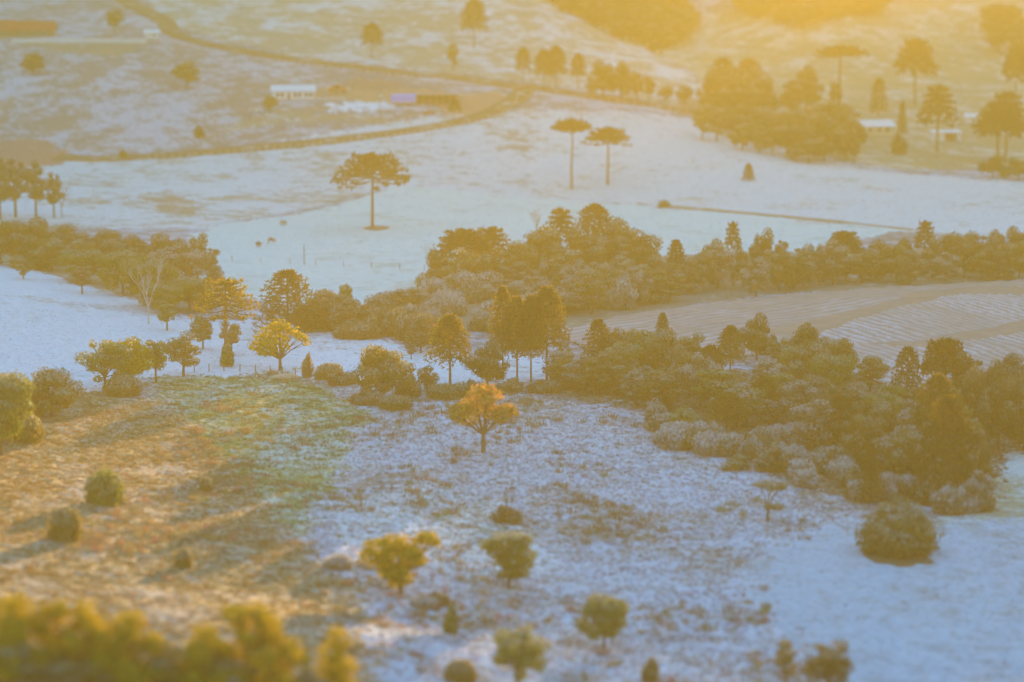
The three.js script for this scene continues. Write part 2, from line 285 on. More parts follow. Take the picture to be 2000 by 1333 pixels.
function limb(T, a, b, ra, rb, col, sides = 5) {          // tapered limb between two points
  const w = unit(add3(b, a, -1)), u = unit(cross(w, Math.abs(w[1]) > 0.8 ? [1, 0, 0] : [0, 1, 0])), v = cross(w, u);
  const ring = (c, r) => Array.from({ length: sides }, (_, i) => { const t = i / sides * 6.2832; return add3(add3(c, u, Math.cos(t) * r), v, Math.sin(t) * r); });
  const A = ring(a, ra), B = ring(b, rb);
  for (let i = 0; i < sides; i++) { const j = (i + 1) % sides, k = col.map((x) => x * rr(0.8, 1.2)); T.tri(A[i], A[j], B[i], k); T.tri(B[i], A[j], B[j], k); }
}
function bough(T, pts, r0, r1, col, sides = 5) { for (let i = 1; i < pts.length; i++) limb(T, pts[i - 1], pts[i], lerp(r0, r1, (i - 1) / (pts.length - 1)), lerp(r0, r1, i / (pts.length - 1)), col, sides); }
function leaf(T, c, out, size, col) {                     // one leaf spray
  const n = unit(add3(out, onSphere(), 0.42)), u = unit(cross(n, onSphere())), v = cross(n, u), s = size * rr(0.7, 1.3);
  T.tri(add3(c, u, s * 0.62), add3(add3(c, u, -s * 0.4), v, s * 0.45), add3(add3(c, u, -s * 0.3), v, -s * 0.5), col);
}
// palette: foliage colours, share of frost that also paints lit crown tops, and its colour
const PAL = {
  dark: { leaf: [[0.136, 0.118, 0.026], [0.159, 0.128, 0.030], [0.112, 0.098, 0.022]], frost: 0.17 },
  olive: { leaf: [[0.208, 0.167, 0.033], [0.255, 0.186, 0.038], [0.168, 0.142, 0.028]], frost: 0.26 },
  green: { leaf: [[0.182, 0.221, 0.033], [0.221, 0.247, 0.039], [0.150, 0.189, 0.029]], frost: 0.2 },
  brown: { leaf: [[0.176, 0.128, 0.061], [0.149, 0.115, 0.054], [0.203, 0.149, 0.074]], frost: 0.22 },
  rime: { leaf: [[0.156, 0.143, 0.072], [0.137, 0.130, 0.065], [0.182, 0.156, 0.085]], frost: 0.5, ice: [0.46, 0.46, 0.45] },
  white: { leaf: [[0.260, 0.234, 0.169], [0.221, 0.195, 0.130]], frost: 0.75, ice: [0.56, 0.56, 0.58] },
  sunpine: { leaf: [[0.26, 0.21, 0.035], [0.22, 0.19, 0.03], [0.3, 0.22, 0.04]], frost: 0 },  // lit pine: gold sunlight put into the needle colour
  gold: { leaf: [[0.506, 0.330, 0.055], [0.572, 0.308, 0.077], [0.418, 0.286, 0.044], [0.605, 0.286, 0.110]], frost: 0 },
  lime: { leaf: [[0.477, 0.355, 0.027], [0.534, 0.378, 0.027], [0.393, 0.309, 0.025]], frost: 0 },  // leaf colour raised to carry the backlit glow of sunlit crowns
};
const RIME_TOPLIGHT = [0.38, 0.40, 0.34];
function tint(pal, rime) { const k = rr(0.75, 1.25), b = pal.leaf[Math.floor(rnd() * pal.leaf.length)].map((v) => v * k); return mix3(b, (pal.ice ?? RIME_TOPLIGHT).map((v) => v * rr(0.85, 1.1)), clamp(rime * rr(0.2, 1.8), 0, 0.95)); }
function clump(T, c, r, n, size, pal) {                    // an uneven ball of leaf sprays
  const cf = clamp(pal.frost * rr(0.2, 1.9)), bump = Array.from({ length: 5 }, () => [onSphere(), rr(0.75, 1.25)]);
  for (let i = 0; i < n; i++) {
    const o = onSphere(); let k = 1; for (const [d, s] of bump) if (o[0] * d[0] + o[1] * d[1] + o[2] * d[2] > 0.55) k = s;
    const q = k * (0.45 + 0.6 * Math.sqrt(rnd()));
    leaf(T, [c[0] + o[0] * r[0] * q, c[1] + o[1] * r[1] * q, c[2] + o[2] * r[2] * q], o, size, tint(pal, clamp(o[1] + 0.35 * hash2(i, 77) > 0.45 ? cf * 1.9 : cf * 0.3)));  // upward sprays paled: frost, with light on the tops painted in
  }
}
const BARK = [0.10, 0.075, 0.055], PALE = [0.25, 0.21, 0.17];
function plant(name, category, trunk, crown, w, h, crownName = 'crown', mat = leafMat) {
  const g = new THREE.Group(); g.name = name; g.userData = { category, w, h };
  const t = new THREE.Mesh(trunk.geometry(), barkMat); t.name = 'trunk'; g.add(t);
  if (crown) { const c = new THREE.Mesh(crown.geometry(), mat); c.name = crownName; g.add(c); }
  return shade(g);
}
// broadleaf tree from a list of clumps [x, y, z, radius, flatness] in a tree about 10 m high
function broad(seedN, palName, lobes, { trunk = 0.22, base = 3, density = 1, name = 'broadleaf_tree', lean = 0, size = 0.38, bark = BARK, cat = 'tree' } = {}) {
  reseed(seedN);
  const T = new Tris(), C = new Tris(), pal = PAL[palName]; let w = 0, h = 0;
  const fork = [lean, base * 0.8, rr(-0.15, 0.15)];
  bough(T, [[0, -0.8, 0], [lean * 0.3, base * 0.35, 0], fork], trunk * 1.4, trunk, bark, 7);
  for (const [x, y, z, r, fl = 0.75] of lobes) {
    const mid = [lerp(fork[0], x, 0.45) + rr(-0.2, 0.2), lerp(fork[1], y, 0.55), lerp(fork[2], z, 0.45)];
    bough(T, [fork, mid, [x, y, z]], trunk * 0.6, 0.03, bark, 4);
    for (let k = 0; k < 3; k++) { const o = onSphere(); limb(T, mid, add3([x, y, z], o, r * 0.7), trunk * 0.22, 0.02, bark, 3); }
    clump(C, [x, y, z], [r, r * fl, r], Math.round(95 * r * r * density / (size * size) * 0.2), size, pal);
    w = Math.max(w, Math.hypot(x, z) + r); h = Math.max(h, y + r * fl);
  }
  return plant(name, cat, T, C, 2 * w * 0.93, h);
}
function roundLobes(seedN, n, R, y0, y1, r0, r1, top = 0.6, low = 1.04) {   // clumps spread over a rounded crown
  reseed(seedN); const out = [[0, lerp(y0, y1, 0.5), 0, R * 0.5]];
  for (let i = 0; i < n; i++) { const t = (i + 0.5) / n, a = i * 2.39996 + rr(-0.3, 0.3), y = lerp(y0, y1, t), c = 1 - top, k = Math.sqrt(Math.max(0.07, t < c ? 1 - Math.pow((c - t) / (c * low), 2) : 1 - Math.pow((t - c) / (1.03 - c), 2))); const rad = R * k * rr(0.5, 0.95); out.push([Math.cos(a) * rad, y + rr(-0.7, 0.6), Math.sin(a) * rad, rr(r0 * 0.7, r1), rr(0.6, 0.95)]); }
  return out;
}
// shrub: many stems from the ground, foliage to the ground
function shrub(seedN, palName, R = 2.2, H = 2.6, n = 9, name = 'shrub', size = 0.3) {
  reseed(seedN); const T = new Tris(), C = new Tris(), pal = PAL[palName]; let w = 0, h = 0;
  for (let i = 0; i < n; i++) {
    const a = i * 2.4, q = Math.sqrt(i / n) * R * 0.75, r = rr(0.7, 1.15) * R * 0.42, y = Math.max(r * 0.55, H * (1 - 0.55 * i / n) - r * 0.8) * rr(0.85, 1.1), c = [Math.cos(a) * q, y, Math.sin(a) * q];
    bough(T, [[c[0] * 0.2, -0.5, c[2] * 0.2], [c[0] * 0.6, y * 0.5, c[2] * 0.6], c], 0.07, 0.02, BARK, 3);
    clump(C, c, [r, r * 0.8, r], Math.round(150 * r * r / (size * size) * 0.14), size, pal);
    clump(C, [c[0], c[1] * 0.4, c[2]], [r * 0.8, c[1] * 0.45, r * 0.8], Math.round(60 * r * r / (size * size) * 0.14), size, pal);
    w = Math.max(w, q + r); h = Math.max(h, y + r * 0.8);
  }
  return plant(name, 'shrub', T, C, 2 * w * 0.95, h, 'foliage');
}
// paraná pine: whorled boughs that end in round tufts of needles; 18 m high
function tuft(C, c, r, pal, n) {
  for (let i = 0; i < n; i++) { const o = onSphere(), u = unit(cross(o, onSphere())), k = pal.leaf[Math.floor(rnd() * pal.leaf.length)].map((v) => v * rr(0.7, 1.3)), l = r * rr(0.75, 1.15), b = add3(c, o, r * 0.12); C.tri(add3(b, u, r * 0.2), add3(b, u, -r * 0.2), add3(c, o, l), k); C.tri(add3(add3(c, o, l * 0.95), u, r * 0.17), add3(add3(c, o, l * 0.95), u, -r * 0.17), add3(c, o, l * 0.3), k); }
}
function umbrellaPine(seedN, { R = 8.5, H = 18, low = 0.62, bowl = 1, sparse = 0.35, palName = 'dark', tuftR = 0.62, name = 'parana_pine' } = {}) {
  reseed(seedN); const T = new Tris(), C = new Tris(), pal = PAL[palName];
  bough(T, [[0, -0.8, 0], [rr(-0.25, 0.25), H * 0.3, rr(-0.2, 0.2)], [rr(-0.2, 0.2), H * 0.65, rr(-0.15, 0.15)], [0, H * 0.95, 0]], 0.42, 0.15, [0.13, 0.085, 0.06], 8);
  const whorls = 7;
  for (let k = 0; k < whorls; k++) {
    const f = k / (whorls - 1), y = H * lerp(low + 0.06, 0.93, f), n = k < 2 ? 7 : 9, len = R * lerp(1, 0.55, f * f);
    for (let i = 0; i < n; i++) {
      if (k < 2 && rnd() < sparse) continue;
      const a = (i + 0.5 * (k % 2) + rr(-0.2, 0.2)) / n * 6.2832, L = len * rr(0.78, 1.06), tip = k < 2 ? H * (low + rr(-0.03, 0.1)) + k * 0.9 : H * lerp(low + 0.2, 0.985, (k - 2) / (whorls - 3)) * (1 - 0.05 * bowl * Math.pow(L / R, 2)) + rr(-0.3, 0.2);
      const P = (t, up = 0) => [Math.cos(a) * L * t, lerp(y, tip, t * t) - 0.5 * Math.sin(t * 3.1) * (k < 2 ? 1.2 : 0.4) + up, Math.sin(a) * L * t];
      bough(T, [P(0), P(0.35), P(0.7), P(0.97)], 0.13, 0.05, [0.12, 0.085, 0.06], 4);
      const start = k < 2 ? 0.7 : k < 4 ? 0.48 : 0.25, m = k < 2 ? 3 : 4;
      for (let j = 0; j < m; j++) { const t = lerp(start, 1, j / (m - 1)), s = rr(-1, 1) * 0.13 * L * t, c = P(t, rr(-0.1, 0.25)); tuft(C, [c[0] - Math.sin(a) * s, c[1], c[2] + Math.cos(a) * s], tuftR * rr(0.85, 1.25), pal, 15); }
    }
  }
  for (let i = 0; i < 10; i++) tuft(C, [rr(-1, 1), H * rr(0.95, 0.985), rr(-1, 1)], tuftR * 1.1, pal, 14);
  return plant(name, 'tree', T, C, R * 2.05, H, 'crown', needleMat);
}
function domePine(seedN, { R = 4.6, H = 16, low = 0.34, palName = 'dark', power = 2, tuftR = 0.55, ragged = 0.2, droop = 1, name = 'parana_pine' } = {}) {
  reseed(seedN); const T = new Tris(), C = new Tris(), pal = PAL[palName];
  bough(T, [[0, -0.8, 0], [0, H * 0.4, 0], [0, H * 0.95, 0]], 0.32, 0.08, [0.13, 0.085, 0.06], 7);
  const whorls = 13;
  for (let k = 0; k < whorls; k++) {
    const f = k / (whorls - 1), y = H * lerp(low + 0.06, 0.95, f), n = 8, prof = Math.pow(Math.max(0, 1 - Math.pow(f * 0.97, power)), 0.6);
    for (let i = 0; i < n; i++) {
      if (f < 0.25 && rnd() < ragged) continue;
      const a = (i + 0.5 * (k % 2) + rr(-0.25, 0.25)) / n * 6.2832, L = R * prof * rr(0.8, 1.08) + 0.3, dr = droop * lerp(1.5, -0.6, f) * (L / R);
      const P = (t) => [Math.cos(a) * L * t, y + 0.35 * Math.sin(t * 3) - dr * t * t, Math.sin(a) * L * t];
      bough(T, [P(0), P(0.5), P(0.95)], 0.08, 0.03, [0.12, 0.085, 0.06], 3);
      for (let j = 0; j < 4; j++) { const t = lerp(0.42, 1, j / 3), s = rr(-1, 1) * 0.16 * L, c = P(t); tuft(C, [c[0] - Math.sin(a) * s, c[1] + rr(-0.15, 0.2), c[2] + Math.cos(a) * s], tuftR * rr(0.85, 1.2), pal, 9); }
    }
  }
  tuft(C, [0, H * 0.97, 0], tuftR, pal, 14);
  return plant(name, 'tree', T, C, R * 2.1, H, 'crown', needleMat);
}
function bareTree(seedN, H = 9, spread = 0.5, bark = PALE, name = 'bare_tree', twigs = 5) {
  reseed(seedN); const T = new Tris(), C = new Tris();
  const grow = (a, dir, len, r, depth) => {
    const b = add3(a, dir, len); limb(depth > 1 ? C : T, a, b, r, r * 0.62, bark, depth > 2 ? 3 : 5);
    if (depth < twigs) { const n = depth === 0 ? 4 : rnd() < 0.5 ? 3 : 2; for (let i = 0; i < n; i++) grow(b, unit(add3(add3(dir, onSphere(), spread), [0, 1, 0], 0.25)), len * rr(0.6, 0.85), r * 0.6, depth + 1); }
  };
  grow([0, -0.5, 0], [0, 1, 0], H * 0.3, 0.16 * H / 9, 0);
  return plant(name, 'tree', T, C, H * 0.6, H * 0.96, 'branches', barkMat);
}

// one of each kind
const proto = {
  U1: umbrellaPine(1, { R: 9.5, H: 18, low: 0.56, sparse: 0.05, bowl: 2.2, tuftR: 0.8 }), U2: umbrellaPine(2, { R: 7, H: 20, low: 0.74, sparse: 0.7, bowl: 2, tuftR: 0.8 }), U3: umbrellaPine(3, { R: 6.6, H: 16, low: 0.42, sparse: 0.2, bowl: 2.4, tuftR: 0.8 }),
  U4: umbrellaPine(4, { R: 7, H: 17, low: 0.5, sparse: 0.1, bowl: 3, tuftR: 0.95 }),
  U5: umbrellaPine(6, { R: 6.5, H: 17, low: 0.66, sparse: 0.45, bowl: 2.4, tuftR: 0.72 }),
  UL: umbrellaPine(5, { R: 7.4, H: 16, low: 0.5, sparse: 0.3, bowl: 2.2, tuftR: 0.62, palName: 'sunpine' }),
  D1: domePine(11, { tuftR: 0.7, palName: 'olive' }), D2: domePine(12, { tuftR: 0.65, palName: 'olive', R: 4, H: 16, low: 0.3, power: 2.6 }), D3: domePine(13, { tuftR: 0.65, R: 5.2, H: 14, low: 0.12, power: 2, ragged: 0.05 }), D4: domePine(14, { R: 3.4, H: 12, low: 0.05, power: 1.2, ragged: 0, droop: 0.6, name: 'conifer' }),
  D5: domePine(15, { tuftR: 0.7, R: 5.4, H: 15, low: 0.38, power: 3, ragged: 0.35 }),
};
['dark', 'olive', 'green', 'brown', 'rime', 'lime'].forEach((p, i) => {
  proto['B' + p] = broad(30 + i, p, roundLobes(60 + i, 15, 3.6, 2.6, 8.2, 1.1, 2.0), { base: 3.0, density: 0.85 });
  proto['W' + p] = broad(40 + i, p, roundLobes(70 + i, 18, 4.6, 1.9, 6.6, 1.1, 2.1, 0.62, 1.5), { base: 2.4 });
  proto['T' + p] = broad(50 + i, p, roundLobes(80 + i, 12, 2.4, 3.2, 9.6, 0.9, 1.7), { base: 3.8 });
});
['olive', 'green', 'brown', 'rime', 'white', 'lime'].forEach((p, i) => { proto['S' + p] = shrub(90 + i, p); proto['L' + p] = shrub(100 + i, p, 2.8, 2.0, 11); });
proto.N1 = bareTree(110, 9, 0.45); proto.N2 = bareTree(111, 7, 0.6, BARK); proto.N3 = bareTree(112, 9, 0.5, [0.42, 0.4, 0.38]);

const counts = {};
function put(kind, px, py, hp, wp, label, group, o = {}) {
  const p = proto[kind], g = groundAt(px, py), t = p.clone(), H = hp / g.px_per_m, W = wp / g.px_per_m;
  t.name = numbered(o.name ?? p.name);
  t.position.set(g.x, g.y, g.z);
  t.rotation.y = o.turn ?? ((px * 12.9898 + py * 78.233) % 6.2832);
  t.scale.set(W / p.userData.w, H / p.userData.h, W / p.userData.w);
  t.userData = {}; tag(t, label, p.userData.category, group); scene.add(t);
  counts[group ?? 'single'] = (counts[group ?? 'single'] ?? 0) + 1;
  return t;
}

// ---------------------------------------------------------------- trees that stand alone
put('U1', 727, 446, 148, 166, 'wide umbrella crowned pine standing alone in the mint frosted pasture', null, { turn: 0.4 });
put('U2', 1117, 369, 137, 92, 'taller of two slim umbrella pines on the frosted field below the bend', null);
put('U5', 1187, 360, 112, 96, 'shorter of two slim umbrella pines on the frosted field below the bend', null, { turn: 2 });
put('UL', 442, 708, 166, 140, 'sunlit golden umbrella pine with hanging lower tufts at the top of the slope', null);
put('D3', 562, 652, 124, 130, 'dark broad pine with open boughs behind the sunlit umbrella pine', null);
put('D1', 879, 756, 142, 92, 'slim dome crowned pine with bare lower trunk beside the white strip', null);
put('D2', 982, 742, 182, 56, 'leftmost and slimmest pine of the tight group of four', 'tight group of tall pines');
put('D1', 1010, 745, 166, 70, 'second pine from the left in the tight group of four', 'tight group of tall pines');
put('D1', 1037, 747, 170, 68, 'third pine from the left in the tight group of four', 'tight group of tall pines', { turn: 1 });
put('D1', 1068, 744, 184, 92, 'rightmost and tallest pine of the tight group of four', 'tight group of tall pines', { turn: 4 });
put('D3', 1168, 752, 128, 74, 'pointed pine standing at the left end of the middle wood', null);
put('D4', 1700, 984, 116, 60, 'dark cone shaped conifer among the frosted shrubs at the wood edge', null);
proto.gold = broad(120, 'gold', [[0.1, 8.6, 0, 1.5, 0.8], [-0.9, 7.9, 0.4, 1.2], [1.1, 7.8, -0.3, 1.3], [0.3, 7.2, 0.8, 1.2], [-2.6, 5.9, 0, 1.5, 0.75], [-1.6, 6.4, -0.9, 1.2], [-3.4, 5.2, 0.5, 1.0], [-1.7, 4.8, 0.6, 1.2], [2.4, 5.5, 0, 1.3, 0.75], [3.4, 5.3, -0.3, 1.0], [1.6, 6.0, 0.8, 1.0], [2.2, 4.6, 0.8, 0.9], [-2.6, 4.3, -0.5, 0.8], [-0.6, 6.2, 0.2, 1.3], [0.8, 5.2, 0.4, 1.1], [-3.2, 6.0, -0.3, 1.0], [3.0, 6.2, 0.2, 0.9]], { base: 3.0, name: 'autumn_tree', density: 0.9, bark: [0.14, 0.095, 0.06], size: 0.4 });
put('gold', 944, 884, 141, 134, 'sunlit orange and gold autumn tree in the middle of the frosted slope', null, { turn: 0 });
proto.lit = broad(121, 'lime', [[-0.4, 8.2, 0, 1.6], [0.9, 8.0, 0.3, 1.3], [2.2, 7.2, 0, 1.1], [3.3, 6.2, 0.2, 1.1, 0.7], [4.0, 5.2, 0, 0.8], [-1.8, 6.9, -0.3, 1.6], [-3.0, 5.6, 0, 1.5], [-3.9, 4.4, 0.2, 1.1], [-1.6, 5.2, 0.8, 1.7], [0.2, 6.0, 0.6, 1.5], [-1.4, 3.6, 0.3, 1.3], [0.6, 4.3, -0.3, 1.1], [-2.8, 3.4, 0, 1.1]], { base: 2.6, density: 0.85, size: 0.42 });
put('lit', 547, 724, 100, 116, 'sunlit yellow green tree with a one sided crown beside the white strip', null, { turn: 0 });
put('Wolive', 747, 782, 108, 140, 'broad round olive tree right of the sunlit tree, below the white strip', null);
put('Bdark', 835, 768, 56, 46, 'small round dark tree left of the slim dome pine', null);
put('Wdark', 952, 757, 92, 100, 'round dense dark tree between the slim pine and the pine group', null);
put('Bbrown', 822, 690, 80, 66, 'brownish round tree at the back edge of the white strip', null);
proto.dome = shrub(129, 'olive', 3.9, 5.2, 20, 'dome_tree', 0.34);
put('dome', 1757, 1080, 112, 172, 'dense dome shaped dark tree on a bare brown patch in the blue pasture', null, { turn: 0 });
proto.two = broad(123, 'lime', [[-2.4, 7.0, 0, 2.0], [-0.6, 7.6, 0.3, 1.9], [-3.4, 5.6, 0, 1.4], [-1.2, 5.6, 0.6, 1.9], [1.0, 6.4, 0, 1.6], [2.2, 5.0, 0.3, 1.2], [3.0, 8.5, 0, 1.3], [3.9, 7.7, 0, 0.9], [2.2, 7.8, 0, 0.9], [-1.4, 3.0, 0, 1.2], [-0.6, 1.6, 0, 1.0], [0.4, 4.2, 0, 1.2], [-0.4, 3.4, 0.5, 1.5], [0.6, 2.2, 0.2, 1.2], [-1.6, 4.4, -0.2, 1.5], [1.6, 6.0, 0.5, 1.2]], { base: 2, density: 1.1 });
put('two', 782, 1160, 126, 152, 'bright yellow green tree with a second small crown on its right', null, { turn: 0 });
proto.mush = broad(124, 'green', [[-2.8, 7.6, 0, 1.5], [-1.0, 8.4, 0.3, 1.7], [0.8, 8.5, 0, 1.6], [2.4, 8.3, 0, 1.3], [-1.6, 6.4, 0.4, 1.6], [0.6, 6.4, 0, 1.9], [2.6, 5.8, 0.2, 1.5], [0.4, 4.6, 0.3, 1.8], [2.2, 4.4, 0, 1.4], [-0.8, 4.6, -0.4, 1.3], [0.8, 2.8, 0.2, 1.5], [-0.8, 2.6, 0.3, 1.1], [2.0, 2.6, -0.2, 1.1], [-2.0, 7.0, -0.4, 1.2], [1.6, 7.4, 0.6, 1.2]], { base: 1.8, density: 1.15 });
put('mush', 994, 1150, 112, 108, 'yellow topped dark green bushy tree right of the bright two crowned tree', null, { turn: 0 });
put('Wgreen', 1180, 1268, 112, 110, 'dark green rounded tree below and right of the bushy yellow topped tree', null);
put('Bgreen', 1012, 1352, 132, 134, 'blurred green tree at the bottom edge, middle of the picture', null);
put('Bdark', 1618, 1352, 104, 112, 'dark tree at the bottom edge in front of the smooth pasture', null);
put('Tolive', 1535, 1338, 88, 60, 'thin olive tree at the bottom edge beside the dark tree', null);
put('Solive', 1272, 1336, 56, 44, 'small pointed shrub at the bottom edge left of the thin olive tree', null);
proto.lollipop = broad(125, 'olive', [[0.6, 7.8, 0, 1.9], [2.2, 7.6, 0.2, 1.4], [-1.8, 8.0, 0, 1.0], [1.6, 3.0, 0, 1.3, 0.6], [0.2, 3.2, 0.3, 1.0, 0.6]], { base: 3.2, density: 0.8 });
put('lollipop', 1500, 1018, 84, 76, 'sparse two tiered small tree on the frosted slope near the wood edge', null, { turn: 0 });
put('N2', 1205, 1052, 76, 36, 'small bare brown sapling on the middle of the frosted slope', null);
put('N2', 996, 1022, 84, 40, 'thin bare sapling above the bushy yellow topped tree', null, { turn: 2 });
put('Sbrown', 990, 1020, 34, 70, 'brown scrub at the foot of the thin bare sapling', null);
put('Sgreen', 1336, 858, 62, 84, 'lime topped round bush at the lower edge of the middle wood', null);
put('D4', 1294, 668, 56, 36, 'small pointed conifer above the middle wood against the ploughed field', null);
put('N3', 290, 633, 122, 70, 'pale leafless tree in front of the left belt of trees', null);
put('Tolive', 45, 546, 40, 36, 'small dark tree leftmost on the white field below the left belt', null);
put('Tbrown', 160, 574, 54, 46, 'small brown tree with a stout trunk on the white field', null);
put('Tgreen', 326, 646, 52, 46, 'small pale green tree right of the pale leafless tree', null);
put('Bolive', 358, 736, 88, 84, 'thin crowned olive tree on the crest left of the sunlit umbrella pine', null);
put('Sgreen', 444, 716, 44, 34, 'bright green shrub at the foot of the sunlit umbrella pine', null);
put('Bolive', 396, 682, 66, 56, 'olive tree below the sunlit umbrella pine, on its left', null);
put('Bolive', 452, 690, 66, 50, 'olive tree below the sunlit umbrella pine, on its right', null, { turn: 3 });
put('Sbrown', 600, 738, 50, 26, 'narrow brown bush right of the sunlit yellow green tree', null);
put('Bgreen', 674, 598, 44, 36, 'small round tree above the valley scrub against the pale pasture', null);
put('Tbrown', 803, 702, 34, 26, 'small bushy sapling on the white strip', null);
// upper rim of the lower left slope
const G1 = 'blurred trees along the top of the lower left slope';
put('Bgreen', 205, 764, 100, 112, 'broad blurred olive tree left of its taller golden neighbour', G1);
put('Blime', 258, 754, 96, 100, 'blurred golden topped tree above the lower left slope', G1);
put('Tgreen', 304, 748, 84, 56, 'thin blurred green tree right of the golden topped one', G1);
put('Wolive', 100, 816, 96, 136, 'round blurred olive tree near the left edge', G1);
put('Wgreen', 2, 890, 176, 150, 'large blurred tree cut by the left edge of the picture', G1);
put('Lolive', 55, 812, 56, 70, 'low blurred bush between the two leftmost trees', G1);
put('Lolive', 235, 772, 40, 90, 'low blurred bush under the golden topped tree', G1);
put('Lolive', 40, 860, 60, 110, 'wide low bush beside the large tree at the left edge', G1);
put('Lgreen', 205, 985, 70, 92, 'round blurred green bush in the middle of the warm lower left slope', null);
put('Lolive', 128, 1055, 70, 80, 'dark blurred bush below the round green bush', null);
put('Lolive', 358, 1108, 38, 42, 'small dark blurred bush low on the warm slope', null);
put('Lolive', 402, 960, 28, 30, 'tiny blurred bush near the edge of the sunlight', null);
proto.spire = broad(126, 'lime', [[0, 9.2, 0, 0.7], [0.2, 8.2, 0, 1.0], [-0.2, 7.0, 0.2, 1.3], [0.4, 5.8, 0, 1.5], [-0.4, 4.6, 0, 1.7], [0.6, 3.4, 0.2, 1.8], [-0.6, 2.4, 0, 1.8], [0.3, 1.4, 0.3, 1.7]], { base: 2, name: 'pointed_tree' });
// near trees along the bottom left edge
const G2 = 'blurred sunlit trees along the bottom left edge';
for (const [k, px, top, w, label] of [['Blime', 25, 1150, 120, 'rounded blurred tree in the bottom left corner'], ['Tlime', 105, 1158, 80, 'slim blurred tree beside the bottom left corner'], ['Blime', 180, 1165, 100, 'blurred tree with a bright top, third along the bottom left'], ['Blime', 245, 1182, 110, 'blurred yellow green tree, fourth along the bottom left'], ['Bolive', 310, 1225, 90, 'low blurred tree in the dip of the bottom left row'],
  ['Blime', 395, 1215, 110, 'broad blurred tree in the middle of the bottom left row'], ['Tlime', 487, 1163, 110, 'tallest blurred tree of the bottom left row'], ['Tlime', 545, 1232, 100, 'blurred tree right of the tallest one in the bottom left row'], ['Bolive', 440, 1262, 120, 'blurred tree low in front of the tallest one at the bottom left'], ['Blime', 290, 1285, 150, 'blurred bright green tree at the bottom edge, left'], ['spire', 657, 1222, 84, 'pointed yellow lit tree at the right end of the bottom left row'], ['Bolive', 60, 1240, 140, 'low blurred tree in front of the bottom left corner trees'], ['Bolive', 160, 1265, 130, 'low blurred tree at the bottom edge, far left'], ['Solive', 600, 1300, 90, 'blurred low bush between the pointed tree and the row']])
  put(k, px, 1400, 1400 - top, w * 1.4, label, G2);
put('Sgreen', 882, 1240, 60, 34, 'narrow blurred green bush right of the bright two crowned tree', null);
put('Lolive', 900, 1330, 44, 80, 'low blurred bush at the bottom edge left of the green tree', null);
put('Lbrown', 850, 1180, 24, 70, 'low tawny scrub right of the bright two crowned tree', null);
put('Lwhite', 660, 1110, 28, 60, 'pale frosted scrub left of the bright two crowned tree', null);
put('Lwhite', 830, 1185, 22, 60, 'pale sunlit scrub under the bright two crowned tree', null);

// ---------------------------------------------------------------- woods: every tree on its own
function row(list, where, group) { for (const [k, px, py, hp, wp, label] of list) put(k, px, py, hp, wp, label ?? kindText[k] + ' ' + where, group); }
const kindText = {};
for (const [p, t] of [['dark', 'dark green'], ['olive', 'olive green'], ['green', 'fresh green'], ['brown', 'brownish'], ['rime', 'frosted pale'], ['white', 'thickly frosted white'], ['lime', 'bright lime']]) { kindText['B' + p] = t + ' round crowned tree'; kindText['W' + p] = t + ' wide crowned tree'; kindText['T' + p] = t + ' slim tree'; kindText['S' + p] = t + ' round shrub'; kindText['L' + p] = t + ' low shrub'; }
Object.assign(kindText, { D1: 'dome crowned pine', D2: 'slim dome crowned pine', D3: 'broad cone crowned pine', D4: 'pointed conifer', D5: 'blunt crowned pine', U1: 'wide umbrella pine', U2: 'tall umbrella pine', U3: 'umbrella pine', U4: 'domed umbrella pine', N1: 'pale leafless tree', N2: 'brown leafless tree', N3: 'frosted leafless tree' });
function fill(n, s, kinds, edgeLow, edgeHigh, [h0, h1], [w0, w1], where, group, xr) {   // scattered members between two edges of the view
  const at = (e, x) => { for (let i = 1; i < e.length; i++) if (x <= e[i][0]) return lerp(e[i - 1][1], e[i][1], (x - e[i - 1][0]) / (e[i][0] - e[i - 1][0])); return e[e.length - 1][1]; };
  for (let i = 0; i < n; i++) {
    reseed(s * 1000 + i);
    const x = lerp(xr[0], xr[1], (i + rr(0.1, 0.9)) / n), t = rnd(), y = lerp(at(edgeHigh, x), at(edgeLow, x), t), k = kinds[Math.floor(rnd() * kinds.length)];
    put(k, x, y, rr(h0, h1), rr(w0, w1), kindText[k] + ' ' + where, group);
  }
}
